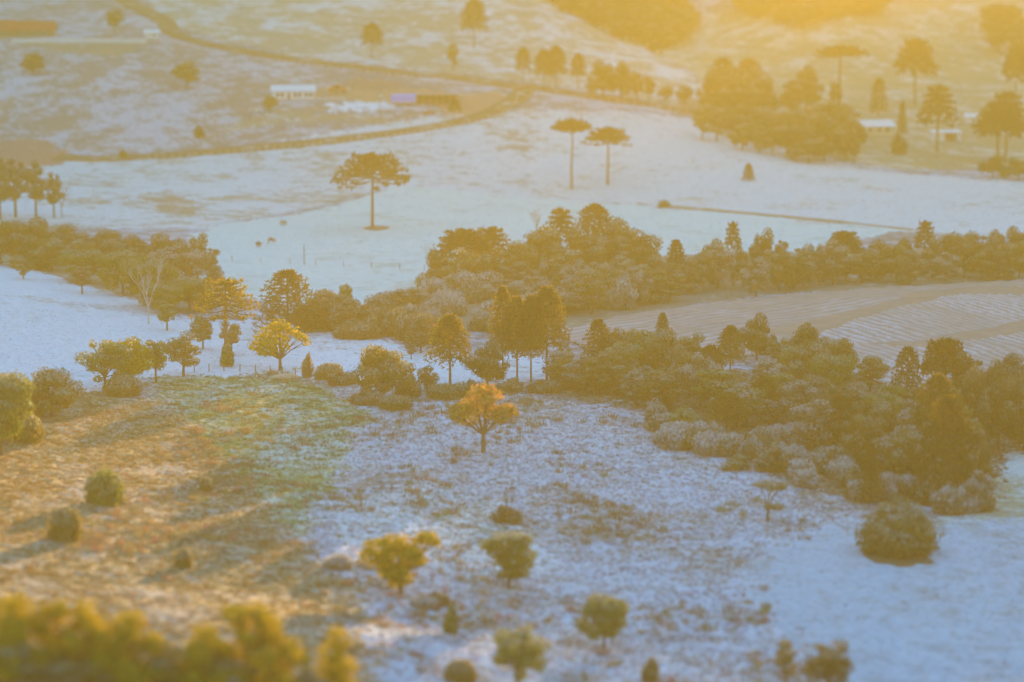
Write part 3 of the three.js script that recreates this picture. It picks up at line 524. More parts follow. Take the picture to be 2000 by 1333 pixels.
// far belt of wood across the valley
const GB = 'trees of the far belt between pasture and ploughed field', wb = 'in the far belt of wood';
row([['U4', 905, 560, 112, 130, 'broad dark umbrella crowned tree at the left end of the far belt'], ['U3', 960, 548, 104, 90], ['Wdark', 860, 572, 82, 90], ['Bolive', 905, 580, 100, 84], ['Bdark', 955, 582, 100, 76], ['U3', 1095, 520, 112, 70, 'dome topped pine rising highest but one from the far belt'], ['D5', 1162, 515, 116, 84, 'highest pointed pine of the far belt'], ['Wdark', 1212, 530, 104, 130, 'largest dark rounded crown of the far belt'], ['Wolive', 1060, 548, 106, 120], ['Bolive', 1010, 560, 94, 90], ['Wdark', 1140, 548, 104, 120], ['Bdark', 1250, 552, 104, 96], ['Wbrown', 1010, 580, 70, 90], ['Bolive', 1100, 578, 92, 90],
  ['D4', 1320, 562, 92, 60, 'pointed conifer in the gap of the far belt'], ['Wdark', 1392, 556, 90, 82], ['U3', 1431, 528, 94, 36, 'small round topped pine poking out of the far belt'], ['Wdark', 1488, 548, 104, 74], ['Tdark', 1522, 545, 76, 34], ['Bdark', 1570, 548, 72, 60], ['U4', 1648, 540, 88, 80], ['Wdark', 1612, 545, 78, 80], ['Bdark', 1715, 540, 72, 70], ['Wdark', 1760, 538, 76, 80], ['U3', 1806, 524, 92, 46, 'flat topped pine poking out of the far belt on the right'], ['Bdark', 1860, 535, 84, 64], ['Bdark', 1905, 528, 78, 66], ['Wdark', 1945, 530, 84, 70], ['Wdark', 1990, 525, 84, 80]], wb, GB);
fill(34, 3, ['Bolive', 'Wolive', 'Brime', 'Bdark', 'Wbrown', 'Wrime', 'Wdark', 'Wgreen', 'Tolive', 'N1'], [[1080, 625], [1300, 598], [1500, 578], [1700, 562], [2000, 545]], [[1080, 585], [1300, 566], [1500, 555], [1700, 545], [2000, 530]], [54, 88], [56, 90], 'in the front rows of the far belt', GB, [1120, 2010]);
fill(12, 4, ['Wrime', 'Brime', 'Wolive', 'Wbrown'], [[900, 600], [1280, 600]], [[900, 575], [1280, 570]], [60, 88], [70, 100], 'on the frosted side of the far belt', GB, [1080, 1290]);
// frosted scrub along the stream
const GS = 'frosted scrub along the stream', ws = 'in the scrub along the stream';
fill(22, 5, ['Swhite', 'Srime', 'Lwhite', 'Brime', 'Lrime'], [[740, 640], [860, 650], [960, 655], [1130, 632]], [[740, 610], [860, 590], [960, 575], [1130, 585]], [34, 60], [60, 96], ws, GS, [740, 1120]);
fill(12, 6, ['Brime', 'Wrime', 'Swhite'], [[840, 600], [1220, 620]], [[840, 570], [1220, 590]], [44, 68], [60, 90], 'in the scrub before the far belt', GS, [840, 1220]);
fill(18, 7, ['Sbrown', 'Lbrown', 'Srime', 'Bbrown', 'Solive'], [[580, 652], [860, 676]], [[580, 628], [860, 640]], [36, 62], [56, 90], 'in the scrub above the white strip', GS, [585, 860]);
row([['Wbrown', 640, 640, 76, 110], ['Wbrown', 690, 648, 66, 100], ['Nrow', 0, 0, 0, 0]].slice(0, 2), 'in the scrub behind the dark broad pine', GS);
row([['N3', 838, 520, 46, 30, 'tiny pale leafless tree at the left tip of the far belt'], ['N1', 1048, 458, 50, 50, 'thin airy tree above the far belt'], ['Lbrown', 1298, 406, 16, 26, 'little bush on the earth track at the pasture edge'], ['D4', 1462, 352, 32, 28, 'little pointed conifer alone on the far frosted field']], '', null);
// hedge and trees below the white strip
const GH = 'hedge trees below the white strip';
row([['Lolive', 640, 742, 34, 60], ['Lbrown', 665, 752, 30, 60], ['Sbrown', 800, 775, 44, 60], ['Lolive', 870, 778, 30, 80], ['Lbrown', 920, 775, 34, 70], ['Sbrown', 1000, 765, 26, 60], ['Lbrown', 1060, 766, 26, 70], ['Brime', 1090, 752, 64, 70], ['Sbrown', 1120, 760, 46, 60], ['N2', 775, 800, 66, 30, 'bare twiggy tree at the foot of the broad olive tree'], ['Lbrown', 720, 790, 30, 80], ['Lolive', 770, 800, 30, 70]], 'in the hedge below the white strip', GH);
// middle wood on the right
const GM = 'trees of the middle wood below the ploughed field', wm = 'in the middle wood';
row([['Bgreen', 1245, 740, 98, 100, 'sunlit topped round tree at the upper left of the middle wood'], ['Wolive', 1290, 735, 94, 110], ['Wolive', 1215, 762, 92, 96], ['Bolive', 1350, 725, 76, 70], ['D1', 1426, 740, 104, 62, 'dome crowned pine near the top of the middle wood'], ['D5', 1388, 780, 106, 62, 'dome crowned pine inside the middle wood'], ['Wdark', 1478, 705, 94, 88, 'large dark tree at the top of the middle wood'], ['Wdark', 1575, 725, 98, 104, 'broad dark tree crowning the top of the middle wood'], ['Bolive', 1520, 715, 56, 64], ['Wolive', 1640, 740, 80, 90], ['Bolive', 1700, 765, 76, 76], ['D3', 1772, 790, 112, 74, 'pointed pine on the right of the middle wood'], ['U4', 1845, 800, 138, 110, 'tallest domed tree on the right of the middle wood'], ['Bdark', 1890, 805, 120, 84], ['Wdark', 1950, 880, 150, 130], ['Wdark', 2000, 880, 150, 120], ['Wbrown', 1970, 780, 92, 110], ['D1', 1830, 920, 190, 110, 'tall dome pine at the right end of the middle wood'], ['D3', 1850, 985, 210, 130, 'tallest dark pine at the lower right corner of the middle wood'], ['Bdark', 1900, 985, 170, 84], ['Wrime', 1910, 1000, 86, 70], ['Srime', 1850, 1005, 60, 80], ['Wdark', 1890, 880, 170, 100], ['Wdark', 1930, 850, 150, 90]], wm, GM);
fill(30, 8, ['Wolive', 'Bolive', 'Wdark', 'Brime', 'Wbrown', 'Bdark', 'Wgreen', 'Wrime', 'Tgreen', 'D1', 'N1', 'Bgreen'], [[1190, 790], [1400, 850], [1600, 870], [1900, 905]], [[1190, 735], [1400, 745], [1600, 760], [1900, 860]], [70, 108], [76, 118], wm, GM, [1190, 1900]);
fill(18, 9, ['Wolive', 'Bdark', 'Wrime', 'Wdark', 'Brime', 'Bgreen', 'D3'], [[1500, 880], [1900, 980]], [[1500, 820], [1900, 900]], [76, 120], [80, 120], 'low in the middle wood', GM, [1560, 1900]);
fill(12, 10, ['Wolive', 'Brime', 'Bolive'], [[1090, 762], [1300, 806]], [[1090, 750], [1300, 780]], [60, 96], [50, 80], 'between pine group and middle wood', GM, [1100, 1310]);
// frosted shrubs along the lower side of the wood
const GF = 'frosted shrubs along the lower edge of the middle wood', wf = 'along the lower wood edge';
fill(34, 11, ['Srime', 'Swhite', 'Lrime', 'Sbrown', 'Lwhite', 'Solive'], [[1270, 860], [1400, 905], [1660, 985]], [[1270, 820], [1400, 850], [1660, 920]], [30, 54], [50, 86], wf, GF, [1280, 1690]);
fill(14, 12, ['Swhite', 'Srime', 'Brime'], [[1480, 870], [1800, 960]], [[1480, 830], [1800, 900]], [36, 60], [56, 90], 'behind the cone shaped conifer', GF, [1490, 1800]);
fill(10, 13, ['Srime', 'Swhite', 'Sbrown'], [[1720, 985], [1930, 1012]], [[1720, 970], [1930, 990]], [36, 62], [50, 80], 'right of the cone shaped conifer', GF, [1720, 1930]);
// left belt
const GL = 'trees of the belt on the left behind the white field', wl = 'in the left belt of trees';
row([['Wdark', 330, 545, 92, 130, 'large dark flat topped tree at the right end of the left belt'], ['Wrime', 345, 572, 100, 130, 'frosted rounded tree at the right end of the left belt'], ['Bdark', 385, 552, 98, 60], ['Tdark', 410, 545, 60, 40], ['Bbrown', 418, 562, 44, 44], ['Wgreen', 290, 600, 100, 120], ['Wgreen', 240, 576, 92, 110], ['Bolive', 160, 545, 80, 64], ['Wgreen', 165, 552, 66, 110], ['Wdark', 60, 520, 96, 130], ['Wolive', 0, 515, 84, 120], ['Wolive', 100, 528, 62, 100], ['Wbrown', 200, 512, 66, 120], ['Wbrown', 120, 500, 62, 110], ['Wbrown', 262, 520, 64, 90], ['Wgreen', 370, 606, 66, 96], ['Wgreen', 320, 612, 60, 90], ['Wbrown', 20, 490, 62, 120], ['Lolive', 60, 524, 30, 90], ['Wdark', 400, 610, 60, 60]], wl, GL);
row([['Tbrown', 30, 425, 118, 70], ['Tbrown', 70, 424, 112, 60], ['Tbrown', 105, 425, 90, 46], ['N2', 120, 425, 80, 40], ['Tbrown', 0, 430, 130, 60]], 'in the far clump at the left edge', 'brown trees of the far clump at the left edge');
// far hillside trees
const GX = 'trees scattered on the far hillside';
row([['D5', 726, 112, 66, 46, 'blunt pine alone high on the far hillside'], ['D5', 926, 92, 92, 56, 'blunt pine at the top edge, right of the lone one'], ['D5', 1022, 162, 68, 34, 'leftmost pine of the row above the road'], ['D5', 1062, 176, 78, 40, 'second pine of the row above the road'], ['D5', 1086, 176, 86, 44, 'third and tallest pine of the row above the road'], ['D5', 1129, 175, 70, 32, 'slim pine of the row above the road'], ['Wdark', 1178, 190, 76, 74, 'broad tree left in the clump above the road'], ['Wdark', 1212, 192, 74, 70, 'broad tree right in the clump above the road'], ['Bdark', 1245, 194, 56, 30], ['Tdark', 1268, 196, 48, 26], ['Bdark', 1300, 196, 30, 36], ['Bdark', 1338, 202, 36, 40], ['Tolive', 885, 136, 52, 30, 'pale thin tree above the road bend'], ['Bolive', 365, 172, 54, 66, 'round olive bush tree alone on the upper left slope'], ['Bolive', 222, 62, 46, 44, 'blurred tree above the long white wall'], ['Bbrown', 64, 142, 40, 56, 'blurred brown tree below the red roofed house'], ['Bolive', 527, 222, 38, 38, 'round bush beside the white farmhouse'], ['U3', 888, 236, 42, 28, 'small pine at the corner of the open shed'], ['Sbrown', 388, 268, 24, 26, 'small bush on the bank left of the lower road'], ['Sgreen', 240, 308, 16, 20, 'tiny green bush at the left end of the lower road']], 'on the far hillside above the road', GX);
// upper right hamlet trees
const GU = 'trees round the far hamlet', wu = 'round the far hamlet';
row([['U2', 1640, 205, 116, 112, 'flat topped umbrella pine highest above the far hamlet'], ['U4', 1788, 205, 128, 84, 'large domed pine above the white hamlet house'], ['D3', 1716, 226, 72, 40, 'small pointed conifer above the white hamlet house'], ['U3', 1830, 296, 128, 82, 'umbrella pine in front of the hamlet sheds'], ['U4', 1950, 318, 118, 104, 'left one of the twin umbrella pines at the right edge'], ['U3', 1964, 318, 136, 96, 'right one of the twin umbrella pines at the right edge'], ['U4', 1984, 218, 126, 60, 'domed pine at the upper right edge of the picture'], ['D3', 1412, 208, 94, 80], ['D3', 1462, 204, 88, 84], ['Wdark', 1395, 222, 84, 84], ['Wdark', 1440, 230, 86, 100], ['Wdark', 1490, 222, 74, 70], ['Wdark', 1575, 214, 88, 84], ['Bdark', 1545, 226, 70, 52], ['U1', 1625, 262, 58, 116, 'low flat topped umbrella pine left of the white hamlet house'], ['Bdark', 1632, 205, 46, 30], ['Bolive', 1372, 274, 72, 50, 'tree with bare trunks at the left tip of the hamlet wood'], ['Bolive', 1400, 276, 66, 50], ['Wolive', 1460, 270, 66, 80], ['Wdark', 1510, 302, 84, 70], ['Wdark', 1555, 308, 94, 76], ['Wdark', 1610, 314, 92, 90], ['Bdark', 1645, 300, 84, 60], ['Wdark', 1580, 318, 70, 90], ['Tdark', 1668, 320, 58, 26], ['D4', 1762, 262, 64, 22, 'narrow conifer beside the white hamlet house'], ['Sbrown', 1757, 300, 42, 36, 'round bush below the white hamlet house'], ['Wdark', 1940, 345, 44, 70], ['Wdark', 1990, 350, 44, 70], ['Bdark', 1975, 270, 60, 50], ['Wdark', 1680, 290, 50, 40]], wu, GU);
fill(14, 14, ['Wdark', 'Bolive', 'Wolive', 'Bdark'], [[1400, 290], [1650, 318]], [[1400, 250], [1650, 270]], [44, 76], [50, 84], 'below the far hamlet pines', GU, [1420, 1660]);
// wooded far slope at the top right
const GT = 'trees of the hazy wood on the farthest slope', wt = 'in the farthest hazy wood';
fill(40, 15, ['Wdark', 'Bdark', 'Wolive'], [[1060, 20], [1180, 60], [1310, 130], [1340, 100]], [[1060, 0], [1180, 10], [1310, 10], [1340, 10]], [36, 60], [46, 76], wt, GT, [1085, 1345]);
fill(22, 16, ['Wdark', 'Bdark', 'Wolive'], [[1460, 30], [1600, 66], [1700, 40]], [[1460, 8], [1600, 10], [1700, 8]], [36, 60], [46, 76], 'in the right hazy wood', GT, [1450, 1720]);
fill(10, 17, ['Wdark', 'Bdark'], [[1900, 90], [2010, 120]], [[1900, 50], [2010, 40]], [40, 66], [46, 70], 'in the hazy wood at the edge', GT, [1930, 2010]);

// ---------------------------------------------------------------- buildings, vehicles, fences, poles, cattle
const paint = (r, g, b, rough = 0.8, metal = 0) => new THREE.MeshStandardMaterial({ color: new THREE.Color().setRGB(r, g, b), roughness: rough, metalness: metal });
function speckled(r, g, b, n, size = 128, amount = 0.25) {  // plain paint with grain and stains
  const d = new Uint8Array(size * size * 4); for (let j = 0; j < size; j++) for (let i = 0; i < size; i++) { const k = 1 - amount + amount * 2 * (0.6 * fbm(i / 18 + n * 7, j / 30, 4) + 0.4 * hash2(i + n * 500, j) - 0.2), o = (j * size + i) * 4; [r, g, b].forEach((v, c) => { d[o + c] = 255 * Math.pow(clamp(v * k), 1 / 2.2); }); d[o + 3] = 255; }
  const t = new THREE.DataTexture(d, size, size); t.colorSpace = THREE.SRGBColorSpace; t.magFilter = THREE.LinearFilter; t.wrapS = t.wrapT = THREE.RepeatWrapping; t.needsUpdate = true;
  return new THREE.MeshStandardMaterial({ map: t, roughness: 0.85 });
}
const M = { white: speckled(0.82, 0.84, 0.86, 1, 128, 0.12), roof: speckled(0.74, 0.78, 0.84, 2, 128, 0.15), red: speckled(0.7, 0.09, 0.045, 3), brick: speckled(0.34, 0.2, 0.13, 4), wood: speckled(0.24, 0.16, 0.1, 5), post: speckled(0.6, 0.55, 0.48, 6, 32), glass: paint(0.03, 0.035, 0.04, 0.15), concrete: speckled(0.4, 0.37, 0.34, 7), cream: speckled(0.62, 0.55, 0.38, 8), blue: paint(0.04, 0.3, 0.9, 0.6), orange: paint(0.8, 0.16, 0.03, 0.5), tyre: paint(0.02, 0.02, 0.02, 0.9), steel: paint(0.5, 0.5, 0.52, 0.4, 0.6), carRed: paint(0.5, 0.04, 0.03, 0.35), carWhite: paint(0.75, 0.75, 0.76, 0.35), pole: speckled(0.3, 0.25, 0.2, 9, 32) };
const box = (w, h, d, x = 0, y = 0, z = 0) => new THREE.BoxGeometry(w, h, d).translate(x, y, z);
function part(parent, name, geometry, material, label) { const m = new THREE.Mesh(geometry, material); m.name = name; if (label) m.userData.label = label; m.castShadow = m.receiveShadow = true; parent.add(m); return m; }
function thing(name, px, py, turn, label, category, group, drop = 0) { const g = new THREE.Group(), at = groundAt(px, py); g.name = numbered(name); g.position.set(at.x, at.y - drop, at.z); g.rotation.y = turn; scene.add(g); return tag(g, label, category, group); }
function prism(pts, len) { const s = new THREE.Shape(pts.map(([a, b]) => new THREE.Vector2(a, b))); return new THREE.ExtrudeGeometry(s, { depth: len, bevelEnabled: false }).rotateY(Math.PI / 2).translate(-len / 2, 0, 0); }   // profile (depth, height) drawn along x
function windowAt(wall, w, h, x, y, z, frame = M.white) { const f = part(wall, 'window', mergeGeometries([box(w + 0.16, 0.1, 0.1, x, y + h / 2 + 0.05, z), box(w + 0.26, 0.1, 0.16, x, y - h / 2 - 0.05, z + 0.02), box(0.08, h, 0.1, x - w / 2 - 0.04, y, z), box(0.08, h, 0.1, x + w / 2 + 0.04, y, z), box(0.06, h, 0.08, x, y, z)]), frame); part(f, 'pane', box(w, h, 0.03, x, y, z), M.glass); return f; }
function house(name, px, py, turn, L, D, H, roofH, wallM, roofM, wins, label) {
  const g = thing(name, px, py, turn, label, 'house');
  part(g, 'foundation', box(L + 0.3, 2.6, D + 0.3, 0, -1, -D / 2), M.concrete);
  const wall = part(g, 'wall', mergeGeometries([box(L, H, D, 0, 0.3 + H / 2, -D / 2), prism([[0.02, H + 0.3], [D - 0.02, H + 0.3], [D / 2, H + 0.3 + roofH]], L - 0.04)].map((q) => (q.index ? q.toNonIndexed() : q))), wallM);
  const o = 0.6, y0 = H + 0.3 - o * roofH / (D / 2);
  part(g, 'roof', prism([[-o, y0 + 0.05], [D / 2, H + 0.35 + roofH], [D + o, y0 + 0.05], [D + o, y0 + 0.22], [D / 2, H + 0.55 + roofH], [-o, y0 + 0.22]], L + 1.2), roofM);
  for (const [x, w, h, y] of wins) windowAt(g, w, h, x, y ?? 1.75, 0.03);
  return g;
}
{ // white farmhouse
  const g = house('farmhouse', 573, 195, 0.12, 15, 7.5, 2.9, 1.7, M.white, M.roof, [[-5.6, 1.1, 1.3], [-4, 1.1, 1.3], [0.6, 1.1, 1.3], [2.2, 1.1, 1.3], [4.6, 1.1, 1.3], [6.2, 1.1, 1.3]], 'long white farmhouse with pale roof beside the round bush');
  const d = part(g, 'door', box(1, 2.1, 0.08, -1.7, 1.35, 0.04), M.wood); part(d, 'handle', box(0.1, 0.1, 0.1, -1.35, 1.3, 0.1), M.steel);
}
{ // open shed
  const g = thing('open_shed', 852, 205, -0.06, 'long open fronted farm shed with pale roof and timber posts', 'shed');
  part(g, 'roof', prism([[-1, 3.6], [8, 3.0], [8, 3.2], [-1, 3.8]].map(([a, b]) => [a, b + 0.2]), 16.4), M.roof);
  part(g, 'back_wall', box(15.2, 4.6, 0.25, 0, 0.9, -7.6), M.wood);
  part(g, 'side_wall', box(0.25, 4.6, 7.4, 7.5, 1.1, -3.8), M.brick, 'bare brick end wall');
  part(g, 'side_wall', box(0.25, 4.6, 7.4, -7.5, 1.1, -3.8), M.brick);
  for (let i = 0; i < 7; i++) part(g, 'post', box(0.24, 5, 0.24, -7.2 + i * 2.4, 1.1, -0.2), M.post);
}
function wheelOn(parent, x, y, z, r, w) { const t = part(parent, 'wheel', new THREE.CylinderGeometry(r, r, w, 18).rotateX(Math.PI / 2).translate(x, y, z), M.tyre); part(t, 'rim', new THREE.CylinderGeometry(r * 0.55, r * 0.55, w + 0.05, 12).rotateX(Math.PI / 2).translate(x, y, z), M.steel); }
{ // blue trailer
  const g = thing('trailer', 789, 206, 0.22, 'blue tarpaulin covered trailer parked at the end of the open shed', 'trailer');
  part(g, 'bed', box(8.6, 0.3, 2.5, 0, 1.05, -1.2), M.steel);
  const c = part(g, 'tarpaulin', prism([[-0.05, 1.2], [2.45, 1.2], [2.45, 3.5], [1.8, 3.95], [0.6, 3.95], [-0.05, 3.5]], 8.6), M.blue);
  for (let i = 0; i < 7; i++) part(c, 'rib', box(0.1, 2.3, 0.08, -4 + i * 1.33, 2.35, 0.06), M.blue);
  for (const x of [-2.6, -1.5, 2.6]) for (const z of [-0.1, -2.3]) wheelOn(g, x, 0.52, z, 0.52, 0.34);
}
{ // orange tractor with folded sprayer arms
  const g = thing('tractor', 660, 182, 0.1, 'orange tractor with pale folded arms standing by the earth bank', 'tractor');
  part(g, 'hood', new THREE.BoxGeometry(2.2, 1.0, 1.1).translate(1.6, 1.5, -1), M.orange);
  const c = part(g, 'cab', box(1.6, 1.7, 1.6, -0.3, 2.1, -1), M.orange); part(c, 'pane', box(1.3, 0.8, 0.05, -0.3, 2.4, -0.17), M.glass); part(c, 'roof', box(1.9, 0.15, 1.9, -0.3, 3.02, -1), M.orange);
  part(g, 'tank', new THREE.CylinderGeometry(0.9, 0.9, 1.6, 16).rotateZ(Math.PI / 2).translate(-2.2, 1.6, -1), M.orange);
  for (const s of [-1, 1]) part(g, 'arm', mergeGeometries([box(2.4, 0.14, 0.14, s * 3.4, 1.9, -1), box(0.12, 1.2, 0.12, s * 4.4, 1.4, -1), box(2.4, 0.1, 0.1, s * 3.4, 1.1, -1)]), M.carWhite);
  for (const z of [-0.1, -1.9]) { wheelOn(g, -0.8, 0.9, z, 0.9, 0.5); wheelOn(g, 2.2, 0.6, z, 0.6, 0.4); }
}
function car(px, py, turn, bodyM, roofM, label) {
  const g = thing('parked_car', px, py, turn, label, 'car');
  const s = new THREE.Shape([[-2.0, 0.35], [2.0, 0.35], [2.05, 0.8], [1.1, 0.95], [-1.9, 0.95], [-2.05, 0.7]].map(([x, y]) => new THREE.Vector2(x, y)));
  part(g, 'body', new THREE.ExtrudeGeometry(s, { depth: 1.5, bevelEnabled: true, bevelSize: 0.08, bevelThickness: 0.08, bevelSegments: 2 }).translate(0, 0, -1.5), bodyM);
  const k = new THREE.Shape([[-1.6, 0.95], [0.9, 0.95], [0.3, 1.5], [-1.3, 1.5]].map(([x, y]) => new THREE.Vector2(x, y)));
  const c = part(g, 'cabin', new THREE.ExtrudeGeometry(k, { depth: 1.36, bevelEnabled: false }).translate(0, 0, -1.43), roofM);
  part(c, 'pane', box(0.8, 0.36, 0.03, -0.75, 1.22, -0.06), M.glass); part(c, 'pane', box(0.6, 0.34, 0.03, 0.1, 1.2, -0.06), M.glass);
  for (const x of [-1.3, 1.3]) for (const z of [0.02, -1.55]) wheelOn(g, x, 0.33, z, 0.33, 0.22);
  for (const z of [-0.2, -1.3]) part(g, 'headlight', box(0.06, 0.14, 0.24, 2.1, 0.7, z), M.glass);
}
car(838, 224, 0.15, M.carRed, M.carWhite, 'red and white parked car in the yard below the open shed');
car(498, 219, -0.1, M.carWhite, M.carWhite, 'small white vehicle left of the round bush by the farmhouse');
{ // hamlet
  house('hamlet_house', 1718, 268, 0.3, 12, 8, 3.6, 1.9, M.cream, M.roof, [[-3.6, 1.2, 1.2, 2.6], [3.2, 1.4, 1.4, 2.6], [0, 1.2, 1.2, 2.6]], 'white hamlet house with pale lavender roof between the conifers');
  const g = thing('carport', 1849, 276, 0.15, 'low white open carport behind the umbrella pine', 'carport');
  part(g, 'roof', prism([[-0.5, 3.0], [3, 3.7], [6.5, 3.0], [6.5, 3.25], [3, 3.95], [-0.5, 3.25]], 11.6), M.roof); part(g, 'wall', box(5, 3.8, 5.8, -3, 1.1, -3), M.white); part(g, 'back_wall', box(5.6, 3.8, 0.3, 2.5, 1.1, -5.8), M.wood); part(g, 'pillar', box(0.9, 4, 0.5, 5.1, 1, -0.3), M.white);
  house('garden_shed', 1865, 243, 0.1, 2.6, 3, 2.6, 0.9, M.white, M.roof, [[0, 0.8, 0.8]], 'tiny white shed nearest above the carport');
  house('garden_shed', 1898, 243, -0.1, 4.4, 3.4, 2.6, 1, M.white, M.roof, [[0.6, 0.8, 0.8]], 'wider white shed right of the tiny one above the carport');
  // upper left
  house('red_roofed_house', 66, 72, 0.05, 15, 8, 2.6, 3.2, M.brick, M.red, [[-4, 1.2, 1.2], [0, 1.2, 1.2], [4, 1.2, 1.2]], 'house with orange red tiled roof in the upper left corner');
  house('red_roofed_house', 6, 74, 0.3, 9, 8, 3, 3.6, M.brick, M.red, [[0, 1.2, 1.2]], 'darker red roofed annex cut by the left edge of the picture');
  house('white_shed', 296, 78, 0.1, 5.2, 4, 2.6, 0.8, M.white, M.white, [[1, 0.8, 0.8]], 'small white shed at the right end of the long white wall');
}
{ // long white wall on the slope, a panel at a time
  const a = groundAt(22, 84), g = new THREE.Group(); g.name = numbered('white_wall'); g.position.set(a.x, a.y, a.z); scene.add(g); tag(g, 'long low white wall running from the red roofed house', 'wall');
  const ends = flat([[22, 84], [285, 84]]), n = 18;
  for (let i = 0; i < n; i++) { const t = (i + 0.5) / n, x = lerp(ends[0][0], ends[1][0], t), z = lerp(ends[0][1], ends[1][1], t), L = Math.hypot(ends[1][0] - ends[0][0], ends[1][1] - ends[0][1]) / n, m = part(g, 'panel', box(L - 0.06, 2.2, 0.25), M.white); m.position.set(x - a.x, height(x, z) + 0.3 - a.y, z - a.z); m.rotation.y = Math.atan2(-(ends[1][1] - ends[0][1]), ends[1][0] - ends[0][0]); }
}
// fences: each post a part
const postGeo = box(0.16, 2.2, 0.16, 0, 0.5, 0), thinGeo = box(0.14, 1.9, 0.14, 0, 0.35, 0);
function fence(line, step, label, geo = postGeo, mat = M.post, wires = [0.6, 1.1], name = 'wire_fence') {
  const c = new THREE.CatmullRomCurve3(flat(line).map(([x, z]) => new THREE.Vector3(x, 0, z)), false, 'centripetal'), n = Math.round(c.getLength() / step), p0 = c.getPoint(0), y0 = height(p0.x, p0.z);
  const g = new THREE.Group(); g.name = numbered(name); g.position.set(p0.x, y0, p0.z); scene.add(g); tag(g, label, 'fence', 'fences');
  const W = wires.map(() => []);
  for (let i = 0; i <= n; i++) { const p = c.getPointAt(i / n), m = part(g, 'post', geo, mat), jx = 0.25 * (hash2(i, 5) - 0.5); m.position.set(p.x + jx - p0.x, height(p.x, p.z) - y0 + 0.25 * (hash2(i, 9) - 0.5), p.z - p0.z); m.rotation.set(0.16 * (hash2(i, 1) - 0.5), hash2(i, 2), 0.16 * (hash2(i, 3) - 0.5)); W.forEach((w, k) => w.push(new THREE.Vector3(p.x - p0.x, height(p.x, p.z) - y0 + wires[k], p.z - p0.z))); }
  for (const w of W) part(g, 'wire', new THREE.TubeGeometry(new THREE.CatmullRomCurve3(w), n * 2, 0.02, 3), M.steel);
}
fence([[545, 122], [680, 138], [800, 152], [900, 164], [1000, 178]], 3.1, 'pale fence posts lining the lower side of the far road');
fence([[290, 313], [400, 306], [500, 297], [600, 288], [700, 276], [800, 263], [900, 249]], 2.6, 'pale fence posts lining the road below the farmyard');
fence([[905, 246], [960, 233], [1005, 208], [1028, 182], [1150, 196], [1300, 214], [1390, 232]], 3.2, 'fence posts round the frosted field inside the road bend');
fence([[380, 728], [440, 726], [500, 727], [560, 732], [620, 740]], 2.6, 'weathered fence posts on the crest below the sunlit umbrella pine', thinGeo, M.wood, [0.5, 0.9]);
fence([[400, 508], [470, 512], [560, 515], [640, 520], [760, 524], [830, 528]], 7, 'sparse dark posts crossing the mint frosted pasture', thinGeo, M.pole, []);
fence([[598, 196], [635, 197], [672, 195]], 0.5, 'white picket fence between farmhouse and tractor', box(0.16, 1.3, 0.08, 0, 0.4, 0), M.white, [0.35, 0.8], 'picket_fence');
// poles
function pole(px, py, hp, label, arm) { const g = thing('utility_pole', px, py, 0.3, label, 'pole', 'wooden utility poles'), H = hp / groundAt(px, py).px_per_m; part(g, 'post', new THREE.CylinderGeometry(0.1, 0.17, H + 0.8, 8).translate(0, H / 2 - 0.4, 0), M.pole); if (arm) { const c = part(g, 'crossarm', box(1.8, 0.14, 0.14, 0, H - 0.5, 0.16), M.pole); for (const x of [-0.7, 0, 0.7]) part(c, 'insulator', new THREE.CylinderGeometry(0.06, 0.08, 0.2, 6).translate(x, H - 0.32, 0.16), M.white); part(g, 'lamp_box', box(0.7, 0.7, 0.5, 0.1, H - 1.3, 0.3), M.carWhite); } }
pole(742, 238, 58, 'wooden pole with a white box in front of the blue trailer', true);
pole(1135, 229, 70, 'tall thin pole above the slim umbrella pines', true);
pole(594, 517, 40, 'plain slender pole in the mint frosted pasture', false);
